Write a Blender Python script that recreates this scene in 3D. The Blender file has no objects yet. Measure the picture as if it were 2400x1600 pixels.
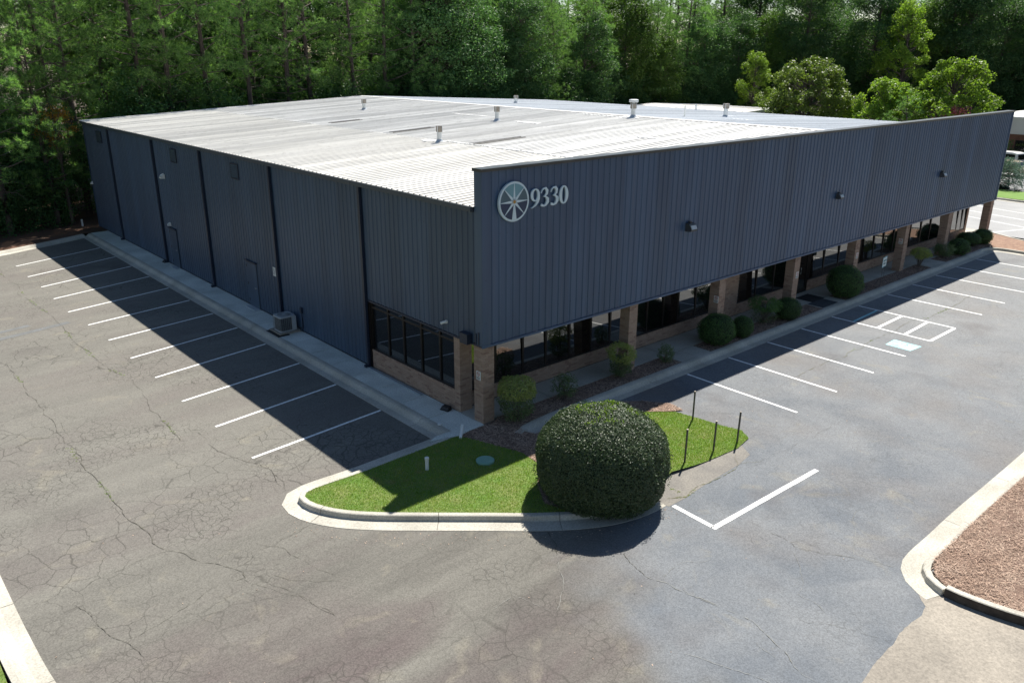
import bpy, math, random
import numpy as np
from mathutils import Vector, Matrix, noise as mnoise
from mathutils.geometry import delaunay_2d_cdt

# ------------------------------------------------------------------ camera, sky, sun, exposure
scene = bpy.context.scene
COL = scene.collection
YAW, PITCH, ROLL = math.radians(48.542), math.radians(19.624), math.radians(0.28)
camd = bpy.data.cameras.new('camera')
cam = bpy.data.objects.new('camera', camd)
COL.objects.link(cam)
fw = Vector((math.cos(YAW) * math.cos(PITCH), math.sin(YAW) * math.cos(PITCH), -math.sin(PITCH)))
rt = Vector((math.sin(YAW), -math.cos(YAW), 0))
up = rt.cross(fw)
r2 = math.cos(ROLL) * rt + math.sin(ROLL) * up
u2 = -math.sin(ROLL) * rt + math.cos(ROLL) * up
M = Matrix((r2, u2, -fw)).transposed().to_4x4()
M.translation = Vector((-14.205, -17.382, 10.707))
cam.matrix_world = M
camd.sensor_width = 36.0
camd.lens = 1883.7 / 2400 * 36
camd.clip_start = 0.1
camd.clip_end = 4000
scene.camera = cam

SUN_DIR = Vector((0.64, 0.31, 1.0)).normalized()
sun_el = math.asin(SUN_DIR.z)
world = bpy.data.worlds.new("World")
scene.world = world
world.use_nodes = True
wn = world.node_tree
bg = wn.nodes['Background']
sky = wn.nodes.new('ShaderNodeTexSky')
sky.sky_type = 'NISHITA'
sky.sun_disc = False
sky.sun_elevation = sun_el
sky.sun_rotation = math.atan2(SUN_DIR.x, SUN_DIR.y)
sky.air_density = 1.1
sky.dust_density = 0.2
sky.ozone_density = 2.2
wn.links.new(sky.outputs['Color'], bg.inputs['Color'])
bg.inputs['Strength'].default_value = 0.055
sund = bpy.data.lights.new('sun', 'SUN')
sund.energy = 5.0
sund.angle = math.radians(0.55)
sund.color = (1.0, 0.955, 0.88)
sun = bpy.data.objects.new('sun', sund)
COL.objects.link(sun)
sun.rotation_euler = SUN_DIR.to_track_quat('Z', 'Y').to_euler()
sun.location = (30, 20, 60)
scene.view_settings.view_transform = 'Standard'
scene.view_settings.look = 'None'
scene.view_settings.gamma = 1
scene.view_settings.exposure = 0.78
scene.view_settings.use_curve_mapping = False

CRACKS = [('d',0.028,[(-7.34,30.69),(-7.31,28.76),(-7.28,26.62),(-7.31,24.36),(-7.19,22.16),(-7.19,19.43),(-7.27,17.75),(-7.26,15.9),(-7.24,14.39),(-7.19,12.75),(-6.93,11.59),(-6.96,10.55),(-7.06,9.28),(-7.17,8.59),(-7.19,7.55),(-7.25,6.47),(-7.3,5.7),(-7.33,5.27)]),('d',0.03,[(-10.02,16.16),(-9.87,14.68),(-9.88,13.06),(-9.88,11.56),(-9.94,9.92),(-9.95,8.12),(-9.99,7.28)]),('d',0.035,[(-9.94,7.23),(-9.98,5.19),(-9.9,4.34),(-9.91,3.5),(-9.88,2.58),(-9.82,1.49),(-9.8,0.35),(-9.59,-0.24),(-9.3,-0.96),(-8.95,-1.5),(-8.66,-2.13),(-8.72,-2.36),(-8.95,-2.31)]),('d',0.025,[(-11.81,-0.85),(-11.68,-1.23),(-11.61,-1.85),(-11.56,-2.26),(-11.4,-2.69),(-11.3,-3.0),(-11.23,-3.5)]),('d',0.018,[(-11.4,-2.69),(-11.14,-2.77),(-10.5,-2.63),(-9.87,-2.47),(-9.36,-2.17)]),('d',0.018,[(-12.03,5.23),(-11.49,5.08),(-10.86,5.17),(-9.95,5.29),(-9.37,5.37),(-8.08,5.49)]),('d',0.018,[(-10.86,-0.28),(-10.31,-0.16),(-9.59,-0.24)]),('d',0.018,[(-10.8,1.1),(-9.98,1.19),(-8.99,1.23),(-7.58,1.43),(-6.98,1.27)]),('d',0.018,[(-8.69,-1.88),(-8.04,-1.58),(-7.68,-1.61),(-7.07,-1.42),(-6.41,-1.46)]),('d',0.028,[(-6.79,4.51),(-6.78,4.18),(-6.52,3.09),(-6.2,2.39),(-6.1,1.84),(-6.3,0.79)]),('d',0.02,[(-6.14,1.76),(-5.72,1.51),(-4.75,1.74)]),('d',0.02,[(-8.77,-2.32),(-8.61,-2.81),(-8.39,-3.29),(-8.07,-3.77),(-8.04,-4.19),(-7.88,-4.79)]),('d',0.018,[(-8.2,-2.68),(-8.03,-3.07),(-7.19,-3.84)]),('d',0.02,[(-7.27,5.81),(-6.73,5.47),(-6.72,4.81)]),('d',0.018,[(-4.74,5.15),(-3.14,6.74),(-2.36,7.29)]),('d',0.016,[(-4.45,12.83),(-2.97,12.89),(-2.06,13.29)]),('d',0.016,[(-6.56,12.79),(-5.58,13.38),(-4.57,13.59)]),('d',0.02,[(-6.53,4.29),(-5.88,4.22),(-5.03,4.55),(-4.53,4.26)]),('d',0.02,[(-6.26,2.46),(-6.13,1.9),(-6.17,1.28),(-6.28,0.64)]),('d',0.016,[(-7.67,-1.56),(-7.33,-1.46),(-6.8,-1.42)]),('d',0.02,[(-7.96,-1.24),(-7.77,-1.6),(-7.55,-1.91),(-7.48,-2.5),(-7.37,-3.12),(-7.13,-3.61)]),('d',0.018,[(-8.45,-2.74),(-8.23,-3.28),(-8.09,-3.86),(-7.87,-4.72)]),('d',0.045,[(-2.43,-5.38),(-2.66,-5.92),(-2.92,-6.24)]),('l',0.025,[(-2.92,-6.24),(-3.26,-6.62),(-3.63,-7.14),(-4.03,-7.45),(-4.31,-7.65)]),('l',0.02,[(-3.86,-5.65),(-4.33,-5.98),(-4.68,-6.63),(-4.53,-7.21),(-4.33,-7.7)]),('l',0.02,[(-5.35,-6.75),(-4.75,-6.7)]),('d',0.02,[(-1.68,-6.28),(-1.7,-6.67),(-1.69,-7.08)]),('d',0.035,[(-1.73,-7.2),(-1.89,-7.52),(-1.97,-7.81),(-2.02,-8.06)]),('l',0.03,[(-2.02,-8.06),(-1.86,-8.54),(-1.83,-9.11),(-1.64,-9.73)]),('l',0.028,[(-1.77,-8.92),(-1.77,-9.38),(-1.71,-9.63),(-1.6,-10.1),(-1.54,-10.52),(-1.67,-10.87)]),('l',0.035,[(-1.67,-10.87),(-1.84,-11.4),(-2.09,-11.76),(-2.13,-12.26)]),('d',0.014,[(1.7,-7.16),(1.64,-7.86),(1.62,-8.72)]),('d',0.02,[(1.58,-8.98),(1.63,-9.23),(1.59,-9.53),(1.5,-9.69),(1.73,-10.2),(2.13,-10.78)]),('d',0.015,[(1.59,-9.53),(1.86,-9.6),(1.92,-10.06)]),('l',0.018,[(1.73,-10.24),(2.11,-10.76),(2.4,-11.24),(2.46,-11.58)]),('l',0.022,[(-3.37,-10.14),(-3.2,-10.53),(-3.01,-11.06),(-2.84,-11.48),(-2.79,-11.69)]),('l',0.018,[(-1.74,-8.37),(-1.24,-8.3),(-0.88,-8.36),(-0.33,-8.68)]),('g',0.04,[(0.95,-6.32),(1.42,-6.62),(1.9,-6.5),(2.37,-6.54),(3.4,-6.58),(3.95,-6.49)]),('g',0.025,[(1.46,-6.06),(1.48,-6.38)]),('g',0.02,[(3.95,-6.49),(4.64,-6.81)]),('g',0.02,[(4.42,-6.08),(3.95,-6.49)]),('g',0.04,[(27.17,-4.1),(25.75,-4.17),(23.65,-4.21),(21.65,-4.2)]),('g',0.03,[(21.55,-4.11),(20.09,-3.93),(18.78,-4.09),(17.85,-4.03),(16.47,-4.02),(14.96,-4.05),(13.69,-4.01),(12.33,-4.04),(11.26,-4.07)]),('d',0.015,[(11.26,-4.07),(9.46,-4.11),(8.33,-3.98)]),('d',0.012,[(4.22,-6.84),(5.4,-6.81),(6.49,-6.88),(8.13,-6.98),(9.42,-7.1)]),('d',0.014,[(19.21,-7.04),(19.42,-7.67),(20.04,-8.63)]),('d',0.014,[(17.65,-7.83),(17.3,-8.51),(17.43,-9.01)]),('d',0.012,[(10.84,-4.43),(10.69,-5.35),(10.87,-6.0)]),('l',0.018,[(4.11,-9.86),(3.42,-10.15),(2.22,-10.74)]),('l',0.016,[(1.29,-9.78),(0.78,-10.23),(0.34,-10.55),(-0.04,-10.63)]),('l',0.02,[(-0.04,-10.63),(-0.03,-11.03),(-0.15,-11.3)]),('d',0.012,[(-0.88,-10.85),(-0.45,-11.59),(-0.18,-12.23),(-0.06,-12.67)]),('l',0.02,[(-2.03,-10.9),(-2.12,-11.15),(-2.13,-11.41)])]
rnd = random.Random(7)
R = np.random.RandomState(11)

# ------------------------------------------------------------------ materials
def newmat(name):
    m = bpy.data.materials.new(name)
    m.use_nodes = True
    return m, m.node_tree, m.node_tree.nodes['Principled BSDF']

def mixc(nt, fac, a, b, mode='MIX'):
    n = nt.nodes.new('ShaderNodeMix')
    n.data_type = 'RGBA'
    n.blend_type = mode
    for s, v in ((n.inputs[0], fac), (n.inputs[6], a), (n.inputs[7], b)):
        if isinstance(v, bpy.types.NodeSocket):
            nt.links.new(v, s)
        elif isinstance(v, (int, float)):
            s.default_value = v
        else:
            s.default_value = (*v, 1)
    return n.outputs[2]

def maprange(nt, v, a, b, c=0.0, d=1.0, smooth=False):
    n = nt.nodes.new('ShaderNodeMapRange')
    if smooth:
        n.interpolation_type = 'SMOOTHSTEP'
    nt.links.new(v, n.inputs[0])
    for i, x in enumerate((a, b, c, d)):
        n.inputs[i + 1].default_value = x
    return n.outputs[0]

def mathn(nt, op, a, b=None):
    n = nt.nodes.new('ShaderNodeMath')
    n.operation = op
    for s, v in ((n.inputs[0], a), (n.inputs[1], b)):
        if v is None:
            continue
        if isinstance(v, bpy.types.NodeSocket):
            nt.links.new(v, s)
        else:
            s.default_value = v
    return n.outputs[0]

def coords(nt, world_pos=True, scale=(1, 1, 1), rot=(0, 0, 0)):
    if world_pos:
        src = nt.nodes.new('ShaderNodeNewGeometry').outputs['Position']
    else:
        src = nt.nodes.new('ShaderNodeTexCoord').outputs['Object']
    mp = nt.nodes.new('ShaderNodeMapping')
    mp.inputs['Scale'].default_value = scale
    mp.inputs['Rotation'].default_value = rot
    nt.links.new(src, mp.inputs[0])
    return mp.outputs[0]

def noise_(nt, vec, scale, detail=3, rough=0.55, dist=0):
    n = nt.nodes.new('ShaderNodeTexNoise')
    nt.links.new(vec, n.inputs['Vector'])
    n.inputs['Scale'].default_value = scale
    n.inputs['Detail'].default_value = detail
    n.inputs['Roughness'].default_value = rough
    n.inputs['Distortion'].default_value = dist
    return n.outputs['Fac']

def bump(nt, bsdf, h, strength=0.3, dist=0.01):
    n = nt.nodes.new('ShaderNodeBump')
    n.inputs['Strength'].default_value = strength
    n.inputs['Distance'].default_value = dist
    nt.links.new(h, n.inputs['Height'])
    nt.links.new(n.outputs[0], bsdf.inputs['Normal'])

def simple(name, c, c2=None, rough=0.6, metal=0.0, scale=3.0, fine=0, bmp=0.0, spec=0.5, rand=0.0, stretch=(1, 1, 1), world_pos=True, island=0.0, lo=0.35, hi=0.65):
    m, nt, b = newmat(name)
    c2 = c2 or tuple(x * 0.8 for x in c)
    v = coords(nt, world_pos, stretch)
    n1 = noise_(nt, v, scale, 4)
    col = mixc(nt, maprange(nt, n1, lo, hi), c, c2)
    if fine:
        n2 = noise_(nt, v, fine, 2, 0.7)
        col = mixc(nt, 1.0, col, maprange(nt, n2, 0.25, 0.75, 0.72, 1.28), 'MULTIPLY')
    if rand:
        oi = nt.nodes.new('ShaderNodeObjectInfo')
        col = mixc(nt, 1.0, col, maprange(nt, oi.outputs['Random'], 0, 1, 1 - rand, 1 + rand), 'MULTIPLY')
    if island:
        g = nt.nodes.new('ShaderNodeNewGeometry')
        col = mixc(nt, 1.0, col, maprange(nt, g.outputs['Random Per Island'], 0, 1, 1 - island, 1 + island), 'MULTIPLY')
    nt.links.new(col, b.inputs['Base Color'])
    b.inputs['Roughness'].default_value = rough
    b.inputs['Metallic'].default_value = metal
    b.inputs['Specular IOR Level'].default_value = spec
    if bmp:
        bump(nt, b, noise_(nt, v, fine or scale * 8, 3), bmp)
    return m

def foliage(name, ca, cb, trans=0.3, rough=0.45, spec=0.4, rand=0.12, cc=None):
    """leaf colour varies leaf by leaf and tree by tree"""
    m, nt, b = newmat(name)
    g = nt.nodes.new('ShaderNodeNewGeometry')
    ri = g.outputs['Random Per Island']
    col = mixc(nt, ri, ca, cb)
    if cc:
        col = mixc(nt, maprange(nt, ri, 0.9, 0.93), col, cc)
    oi = nt.nodes.new('ShaderNodeObjectInfo')
    col = mixc(nt, 1.0, col, maprange(nt, oi.outputs['Random'], 0, 1, 1 - rand, 1 + rand), 'MULTIPLY')
    nt.links.new(col, b.inputs['Base Color'])
    b.inputs['Roughness'].default_value = rough
    b.inputs['Specular IOR Level'].default_value = spec
    tr = nt.nodes.new('ShaderNodeBsdfTranslucent')
    tcol = mixc(nt, 1.0, col, (1.35, 1.55, 0.70), 'MULTIPLY')
    nt.links.new(tcol, tr.inputs[0])
    mx = nt.nodes.new('ShaderNodeMixShader')
    mx.inputs[0].default_value = trans
    nt.links.new(b.outputs[0], mx.inputs[1])
    nt.links.new(tr.outputs[0], mx.inputs[2])
    nt.links.new(mx.outputs[0], nt.nodes['Material Output'].inputs[0])
    return m

def asphalt_mat():
    m, nt, b = newmat('weathered_asphalt')
    v = coords(nt)
    sep = nt.nodes.new('ShaderNodeSeparateXYZ')
    nt.links.new(v, sep.inputs[0])
    # older brownish sheet on the side lot, younger bluish sheet along the front
    wob = noise_(nt, v, 0.35, 3)
    s = mathn(nt, 'ADD', mathn(nt, 'MULTIPLY', sep.outputs[0], 0.9), mathn(nt, 'MULTIPLY', sep.outputs[1], -0.55))
    s = mathn(nt, 'ADD', s, mathn(nt, 'MULTIPLY', wob, 5.0))
    blue = maprange(nt, s, 3.2, 5.6, smooth=True)
    vs = coords(nt, scale=(0.16, 1.0, 1), rot=(0, 0, math.radians(-18)))
    st = noise_(nt, vs, 0.9, 5, 0.6)
    st2 = noise_(nt, coords(nt, scale=(0.3, 1, 1)), 0.45, 4, 0.6, 0.6)
    brown = mixc(nt, maprange(nt, st, 0.34, 0.66), (0.105, 0.099, 0.087), (0.168, 0.160, 0.139))
    brown = mixc(nt, maprange(nt, st2, 0.45, 0.72), brown, (0.108, 0.088, 0.084))
    pale = maprange(nt, sep.outputs[1], -6.5, 3.0, smooth=True)
    brown = mixc(nt, mathn(nt, 'MULTIPLY', pale, 0.50), brown, (0.205, 0.197, 0.173))
    n2 = noise_(nt, v, 0.5, 5, 0.6, 0.4)
    grey = mixc(nt, maprange(nt, n2, 0.35, 0.65), (0.125, 0.138, 0.154), (0.180, 0.189, 0.197))
    n3 = noise_(nt, v, 0.22, 3)
    grey = mixc(nt, maprange(nt, n3, 0.5, 0.75), grey, (0.150, 0.138, 0.130))
    far_ = maprange(nt, sep.outputs[0], 4.0, 24.0)
    grey = mixc(nt, mathn(nt, 'MULTIPLY', far_, 0.45), grey, (0.270, 0.268, 0.258))
    col = mixc(nt, blue, brown, grey)
    # pale washed patches
    n4 = noise_(nt, v, 0.8, 4, 0.6, 0.8)
    col = mixc(nt, maprange(nt, n4, 0.59, 0.76, 0, 0.42), col, (0.27, 0.245, 0.185))
    # oil darkening
    n5 = noise_(nt, v, 0.6, 3, 0.5)
    n5b = noise_(nt, coords(nt, scale=(1, 1, 1), rot=(0, 0, 1)), 0.33, 3)
    col = mixc(nt, maprange(nt, n5b, 0.60, 0.78, 0, 0.5), col, (0.082, 0.070, 0.068))
    # aggregate grain
    gr = noise_(nt, v, 30, 3, 0.85)
    col = mixc(nt, 1.0, col, maprange(nt, gr, 0.3, 0.7, 0.62, 1.38), 'MULTIPLY')
    # alligator cracking
    dn = nt.nodes.new('ShaderNodeTexNoise')
    nt.links.new(v, dn.inputs['Vector'])
    dn.inputs['Scale'].default_value = 2.4
    dn.inputs['Detail'].default_value = 4
    va = nt.nodes.new('ShaderNodeVectorMath')
    va.operation = 'MULTIPLY_ADD'
    nt.links.new(dn.outputs['Color'], va.inputs[0])
    va.inputs[1].default_value = (0.35, 0.35, 0)
    nt.links.new(v, va.inputs[2])
    tot = None
    for sc, w, lo, hi, ns in ((4.2, 0.032, 0.50, 0.60, 0.28), (1.5, 0.014, 0.46, 0.60, 0.21)):
        vo = nt.nodes.new('ShaderNodeTexVoronoi')
        vo.feature = 'DISTANCE_TO_EDGE'
        vo.inputs['Scale'].default_value = sc
        nt.links.new(va.outputs[0], vo.inputs['Vector'])
        line = maprange(nt, vo.outputs['Distance'], w * 0.3, w * 1.7, 1, 0)
        msk = maprange(nt, noise_(nt, v, ns, 3, 0.5), lo, hi)
        l = mathn(nt, 'MULTIPLY', line, msk)
        tot = l if tot is None else mathn(nt, 'MAXIMUM', tot, l)
    tot = mathn(nt, 'MULTIPLY', tot, maprange(nt, blue, 0, 1, 0.62, 0.22))
    col = mixc(nt, tot, col, (0.05, 0.047, 0.04))
    nt.links.new(col, b.inputs['Base Color'])
    b.inputs['Roughness'].default_value = 0.85
    b.inputs['Specular IOR Level'].default_value = 0.25
    bump(nt, b, gr, 0.5, 0.008)
    return m

def glass_mat():
    m, nt, b = newmat('tinted_glass')
    b.inputs['Base Color'].default_value = (0.008, 0.009, 0.010, 1)
    b.inputs['Roughness'].default_value = 0.015
    b.inputs['IOR'].default_value = 2.3
    tr = nt.nodes.new('ShaderNodeBsdfTransparent')
    tr.inputs[0].default_value = (0.55, 0.56, 0.56, 1)
    mx = nt.nodes.new('ShaderNodeMixShader')
    mx.inputs[0].default_value = 0.3
    nt.links.new(b.outputs[0], mx.inputs[1])
    nt.links.new(tr.outputs[0], mx.inputs[2])
    gl = nt.nodes.new('ShaderNodeBsdfGlossy')
    gl.inputs['Roughness'].default_value = 0.02
    gl.inputs[0].default_value = (0.95, 0.93, 0.88, 1)
    m2 = nt.nodes.new('ShaderNodeMixShader')
    m2.inputs[0].default_value = 0.13
    nt.links.new(mx.outputs[0], m2.inputs[1])
    nt.links.new(gl.outputs[0], m2.inputs[2])
    nt.links.new(m2.outputs[0], nt.nodes['Material Output'].inputs[0])
    return m

def siding_mat(name, c, c2):
    m, nt, b = newmat(name)
    v = coords(nt)
    n1 = noise_(nt, coords(nt, scale=(2.5, 2.5, 0.25)), 1.0, 4)
    col = mixc(nt, maprange(nt, n1, 0.35, 0.65), c, c2)
    oi = nt.nodes.new('ShaderNodeObjectInfo')
    col = mixc(nt, 1.0, col, maprange(nt, oi.outputs['Random'], 0, 1, 0.86, 1.14), 'MULTIPLY')
    # chalky specks where the paint has worn round the screws
    sp = noise_(nt, v, 9, 2, 0.8)
    col = mixc(nt, maprange(nt, sp, 0.70, 0.76, 0, 0.25), col, (0.02, 0.02, 0.025))
    sx = nt.nodes.new('ShaderNodeSeparateXYZ')
    nt.links.new(v, sx.inputs[0])
    run = mathn(nt, 'SUBTRACT', sx.outputs[0], sx.outputs[1])
    fa = mathn(nt, 'ABSOLUTE', mathn(nt, 'SUBTRACT', mathn(nt, 'FRACT', mathn(nt, 'DIVIDE', run, 0.27)), 0.5))
    fz = mathn(nt, 'ABSOLUTE', mathn(nt, 'SUBTRACT', mathn(nt, 'FRACT', mathn(nt, 'DIVIDE', sx.outputs[2], 1.30)), 0.5))
    scr = mathn(nt, 'MULTIPLY', mathn(nt, 'LESS_THAN', fa, 0.055), mathn(nt, 'LESS_THAN', fz, 0.011))
    scr = mathn(nt, 'MULTIPLY', scr, maprange(nt, noise_(nt, v, 1.1, 2), 0.42, 0.58, 0, 0.8))
    col = mixc(nt, scr, col, (0.012, 0.014, 0.02))
    # pale rain streaks
    rs_ = noise_(nt, coords(nt, scale=(7, 7, 0.12)), 1.0, 3, 0.6)
    col = mixc(nt, maprange(nt, rs_, 0.60, 0.80, 0, 0.30), col, (0.14, 0.17, 0.21))
    nt.links.new(col, b.inputs['Base Color'])
    b.inputs['Roughness'].default_value = 0.42
    b.inputs['Specular IOR Level'].default_value = 0.5
    bump(nt, b, noise_(nt, coords(nt, scale=(1, 1, 0.6)), 1.6, 2), 0.12, 0.03)
    return m

def roof_mat(name, c, c2):
    m, nt, b = newmat(name)
    v = coords(nt, scale=(0.12, 2.2, 1))
    n1 = noise_(nt, v, 1.6, 5, 0.65)
    col = mixc(nt, maprange(nt, n1, 0.36, 0.66), c, c2)
    n2 = noise_(nt, coords(nt, scale=(0.5, 3.0, 1)), 5.0, 4, 0.75)
    col = mixc(nt, maprange(nt, n2, 0.55, 0.75, 0, 0.5), col, (0.30, 0.28, 0.24))
    oi = nt.nodes.new('ShaderNodeObjectInfo')
    col = mixc(nt, 1.0, col, maprange(nt, oi.outputs['Random'], 0, 1, 0.82, 1.12), 'MULTIPLY')
    nt.links.new(col, b.inputs['Base Color'])
    b.inputs['Roughness'].default_value = 0.5
    b.inputs['Metallic'].default_value = 0.0
    return m

def brick_mat():
    m, nt, b = newmat('tan_brick')
    g = nt.nodes.new('ShaderNodeNewGeometry')
    oi = nt.nodes.new('ShaderNodeObjectInfo')
    r = mathn(nt, 'FRACT', mathn(nt, 'ADD', g.outputs['Random Per Island'], oi.outputs['Random']))
    col = mixc(nt, r, (0.31, 0.21, 0.155), (0.40, 0.285, 0.215))
    col = mixc(nt, maprange(nt, r, 0.88, 0.9), col, (0.26, 0.165, 0.125))
    n = noise_(nt, coords(nt), 40, 3, 0.7)
    col = mixc(nt, 1.0, col, maprange(nt, n, 0.3, 0.7, 0.8, 1.2), 'MULTIPLY')
    nt.links.new(col, b.inputs['Base Color'])
    b.inputs['Roughness'].default_value = 0.9
    return m

MA = {}
MA['asphalt'] = asphalt_mat()
MA['soil'] = simple('forest_floor', (0.05, 0.035, 0.025), (0.10, 0.07, 0.045), 0.95, scale=0.7, fine=14, bmp=0.5)
MA['concrete'] = simple('kerb_concrete', (0.50, 0.475, 0.41), (0.38, 0.36, 0.305), 0.85, scale=0.9, fine=26, bmp=0.3, rand=0.07)
MA['shadedkerb'] = simple('shaded_kerb_face', (0.035, 0.028, 0.023), (0.07, 0.058, 0.048), 0.95, scale=3, fine=20)  # kerb face turned away from the sun, its shade painted in as dark colour
MA['walk'] = simple('aggregate_walk', (0.68, 0.70, 0.64), (0.52, 0.54, 0.49), 0.9, scale=0.8, fine=22, bmp=0.4, rand=0.06)
MA['oldconcrete'] = simple('apron_concrete', (0.32, 0.285, 0.235), (0.235, 0.21, 0.175), 0.9, scale=0.5, fine=18, bmp=0.4)
MA['paint'] = simple('white_road_paint', (0.84, 0.84, 0.82), (0.42, 0.42, 0.41), 0.7, scale=6, fine=14, lo=0.56, hi=0.86)
MA['fadedpaint'] = simple('faded_grey_paint', (0.150, 0.155, 0.155), (0.125, 0.128, 0.125), 0.8, scale=2, fine=30)
MA['bluepaint'] = simple('pale_blue_paint', (0.24, 0.56, 0.60), (0.38, 0.66, 0.68), 0.7, scale=1.5, fine=20)
MA['crackdark'] = simple('crack_dark', (0.065, 0.06, 0.05), (0.11, 0.105, 0.08), 0.95, scale=3)
MA['cracklight'] = simple('crack_sediment', (0.27, 0.27, 0.25), (0.20, 0.20, 0.18), 0.95, scale=3)
MA['crackweed'] = simple('crack_weeds', (0.10, 0.11, 0.035), (0.17, 0.15, 0.08), 0.95, scale=4)
MA['grassbase'] = simple('lawn_base', (0.10, 0.18, 0.028), (0.16, 0.19, 0.055), 0.95, scale=1.6, fine=25, bmp=0.6)
MA['mulch'] = simple('pine_straw_base', (0.13, 0.08, 0.058), (0.20, 0.13, 0.095), 0.95, scale=1.5, fine=35, bmp=0.6)
MA['straw'] = simple('pine_straw', (0.38, 0.26, 0.19), (0.50, 0.37, 0.28), 0.9, scale=1.2, island=0.45)
MA['siding'] = siding_mat('slate_blue_siding', (0.046, 0.090, 0.166), (0.036, 0.070, 0.134))
MA['sidingL'] = siding_mat('slate_grey_siding', (0.049, 0.085, 0.140), (0.040, 0.070, 0.118))
MA['navy'] = simple('dark_navy_trim', (0.020, 0.030, 0.055), (0.016, 0.025, 0.045), 0.4, scale=1.5)
MA['trim'] = simple('slate_trim', (0.058, 0.072, 0.088), (0.05, 0.062, 0.078), 0.45, scale=1.0)
MA['cap'] = simple('dark_coping', (0.050, 0.055, 0.060), (0.075, 0.08, 0.082), 0.35, 0.4, scale=1.2)
MA['roofA'] = roof_mat('white_roof_sheet', (0.82, 0.80, 0.75), (0.66, 0.64, 0.59))
MA['roofB'] = roof_mat('grey_roof_sheet', (0.82, 0.81, 0.78), (0.58, 0.57, 0.54))
MA['roofC'] = roof_mat('cool_roof_sheet', (0.74, 0.76, 0.78), (0.62, 0.65, 0.67))
MA['skylight'] = simple('dirty_roof_light', (0.27, 0.255, 0.23), (0.19, 0.18, 0.16), 0.5, scale=3)
MA['galv'] = simple('galvanised_pipe', (0.60, 0.63, 0.65), (0.50, 0.53, 0.55), 0.35, 0.35, scale=4)
MA['sealant'] = simple('white_sealant', (0.82, 0.82, 0.80), (0.74, 0.74, 0.72), 0.6, scale=4)
MA['capmetal'] = simple('dark_vent_cap', (0.20, 0.18, 0.16), (0.32, 0.29, 0.25), 0.4, 0.5, scale=5)
MA['brick'] = brick_mat()
MA['mortar'] = simple('mortar', (0.30, 0.27, 0.235), (0.25, 0.22, 0.19), 0.95, scale=8)
MA['glass'] = glass_mat()
MA['frame'] = simple('dark_bronze_frame', (0.018, 0.015, 0.013), (0.025, 0.02, 0.018), 0.35, 0.3)
MA['interior'] = simple('dark_interior', (0.05, 0.048, 0.045), (0.035, 0.034, 0.032), 0.9)
MA['blind'] = simple('grey_blind', (0.42, 0.43, 0.40), (0.36, 0.37, 0.35), 0.8)
MA['yellow'] = simple('yellow_panel', (0.55, 0.38, 0.06), (0.5, 0.33, 0.05), 0.8)
MA['soffit'] = simple('soffit', (0.10, 0.11, 0.12), (0.08, 0.09, 0.10), 0.7)
MA['white'] = simple('white_plastic', (0.74, 0.75, 0.72), (0.66, 0.67, 0.64), 0.45)
MA['offwhite'] = simple('sign_face', (0.42, 0.50, 0.54), (0.40, 0.47, 0.51), 0.5)
MA['logolight'] = simple('logo_light', (0.62, 0.74, 0.80), (0.58, 0.70, 0.76), 0.5)
MA['teal'] = simple('logo_teal', (0.17, 0.34, 0.40), (0.16, 0.32, 0.38), 0.5)
MA['tealdark'] = simple('logo_dark_teal', (0.075, 0.135, 0.175), (0.07, 0.125, 0.16), 0.5)
MA['logonavy'] = simple('logo_navy', (0.020, 0.042, 0.100), (0.018, 0.038, 0.09), 0.5)
MA['gold'] = simple('logo_gold', (0.50, 0.27, 0.06), (0.45, 0.24, 0.05), 0.5)
MA['black'] = simple('black_plastic', (0.014, 0.014, 0.015), (0.02, 0.02, 0.021), 0.5)
MA['mat'] = simple('door_mat', (0.022, 0.021, 0.022), (0.032, 0.03, 0.03), 0.95, fine=60)
MA['mat2'] = simple('door_mat_grey', (0.055, 0.06, 0.065), (0.045, 0.05, 0.055), 0.95, fine=60)
MA['steel'] = simple('weathered_steel', (0.115, 0.105, 0.095), (0.075, 0.068, 0.062), 0.6, 0.3, scale=10)
MA['acgrey'] = simple('ac_cabinet', (0.42, 0.45, 0.46), (0.36, 0.39, 0.41), 0.5)
MA['acgrille'] = simple('ac_grille', (0.30, 0.32, 0.33), (0.24, 0.26, 0.27), 0.5, 0.3)
MA['greenlid'] = simple('green_lid', (0.20, 0.38, 0.30), (0.24, 0.42, 0.33), 0.5)
MA['signblue'] = simple('yard_sign_blue', (0.30, 0.60, 0.66), (0.28, 0.56, 0.62), 0.5)
MA['print'] = simple('sign_print', (0.05, 0.22, 0.25), (0.05, 0.2, 0.22), 0.6)
MA['red'] = simple('red_print', (0.40, 0.05, 0.04), (0.36, 0.05, 0.04), 0.5)
MA['lens'] = simple('lamp_lens', (0.50, 0.53, 0.53), (0.42, 0.45, 0.45), 0.2)
MA['lampbody'] = simple('lamp_body', (0.045, 0.05, 0.055), (0.06, 0.065, 0.07), 0.45)
MA['bark'] = simple('pine_bark', (0.125, 0.095, 0.08), (0.075, 0.058, 0.05), 0.95, scale=6, world_pos=False, stretch=(1, 1, 0.3))
MA['twig'] = simple('grey_twig', (0.16, 0.13, 0.11), (0.10, 0.08, 0.07), 0.9, scale=6, world_pos=False)
MA['needle'] = foliage('pine_needles', (0.085, 0.185, 0.066), (0.20, 0.305, 0.105), 0.40, 0.55, 0.2, 0.25)
MA['needleblue'] = foliage('blue_spruce_needles', (0.13, 0.20, 0.19), (0.20, 0.28, 0.26), 0.15)
MA['leafdark'] = foliage('dark_leaves', (0.048, 0.118, 0.048), (0.108, 0.190, 0.066), 0.34, 0.55, 0.2, 0.25)
MA['leafmid'] = foliage('mid_leaves', (0.055, 0.115, 0.024), (0.115, 0.180, 0.040), 0.38, 0.55, 0.2, 0.2)
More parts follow.
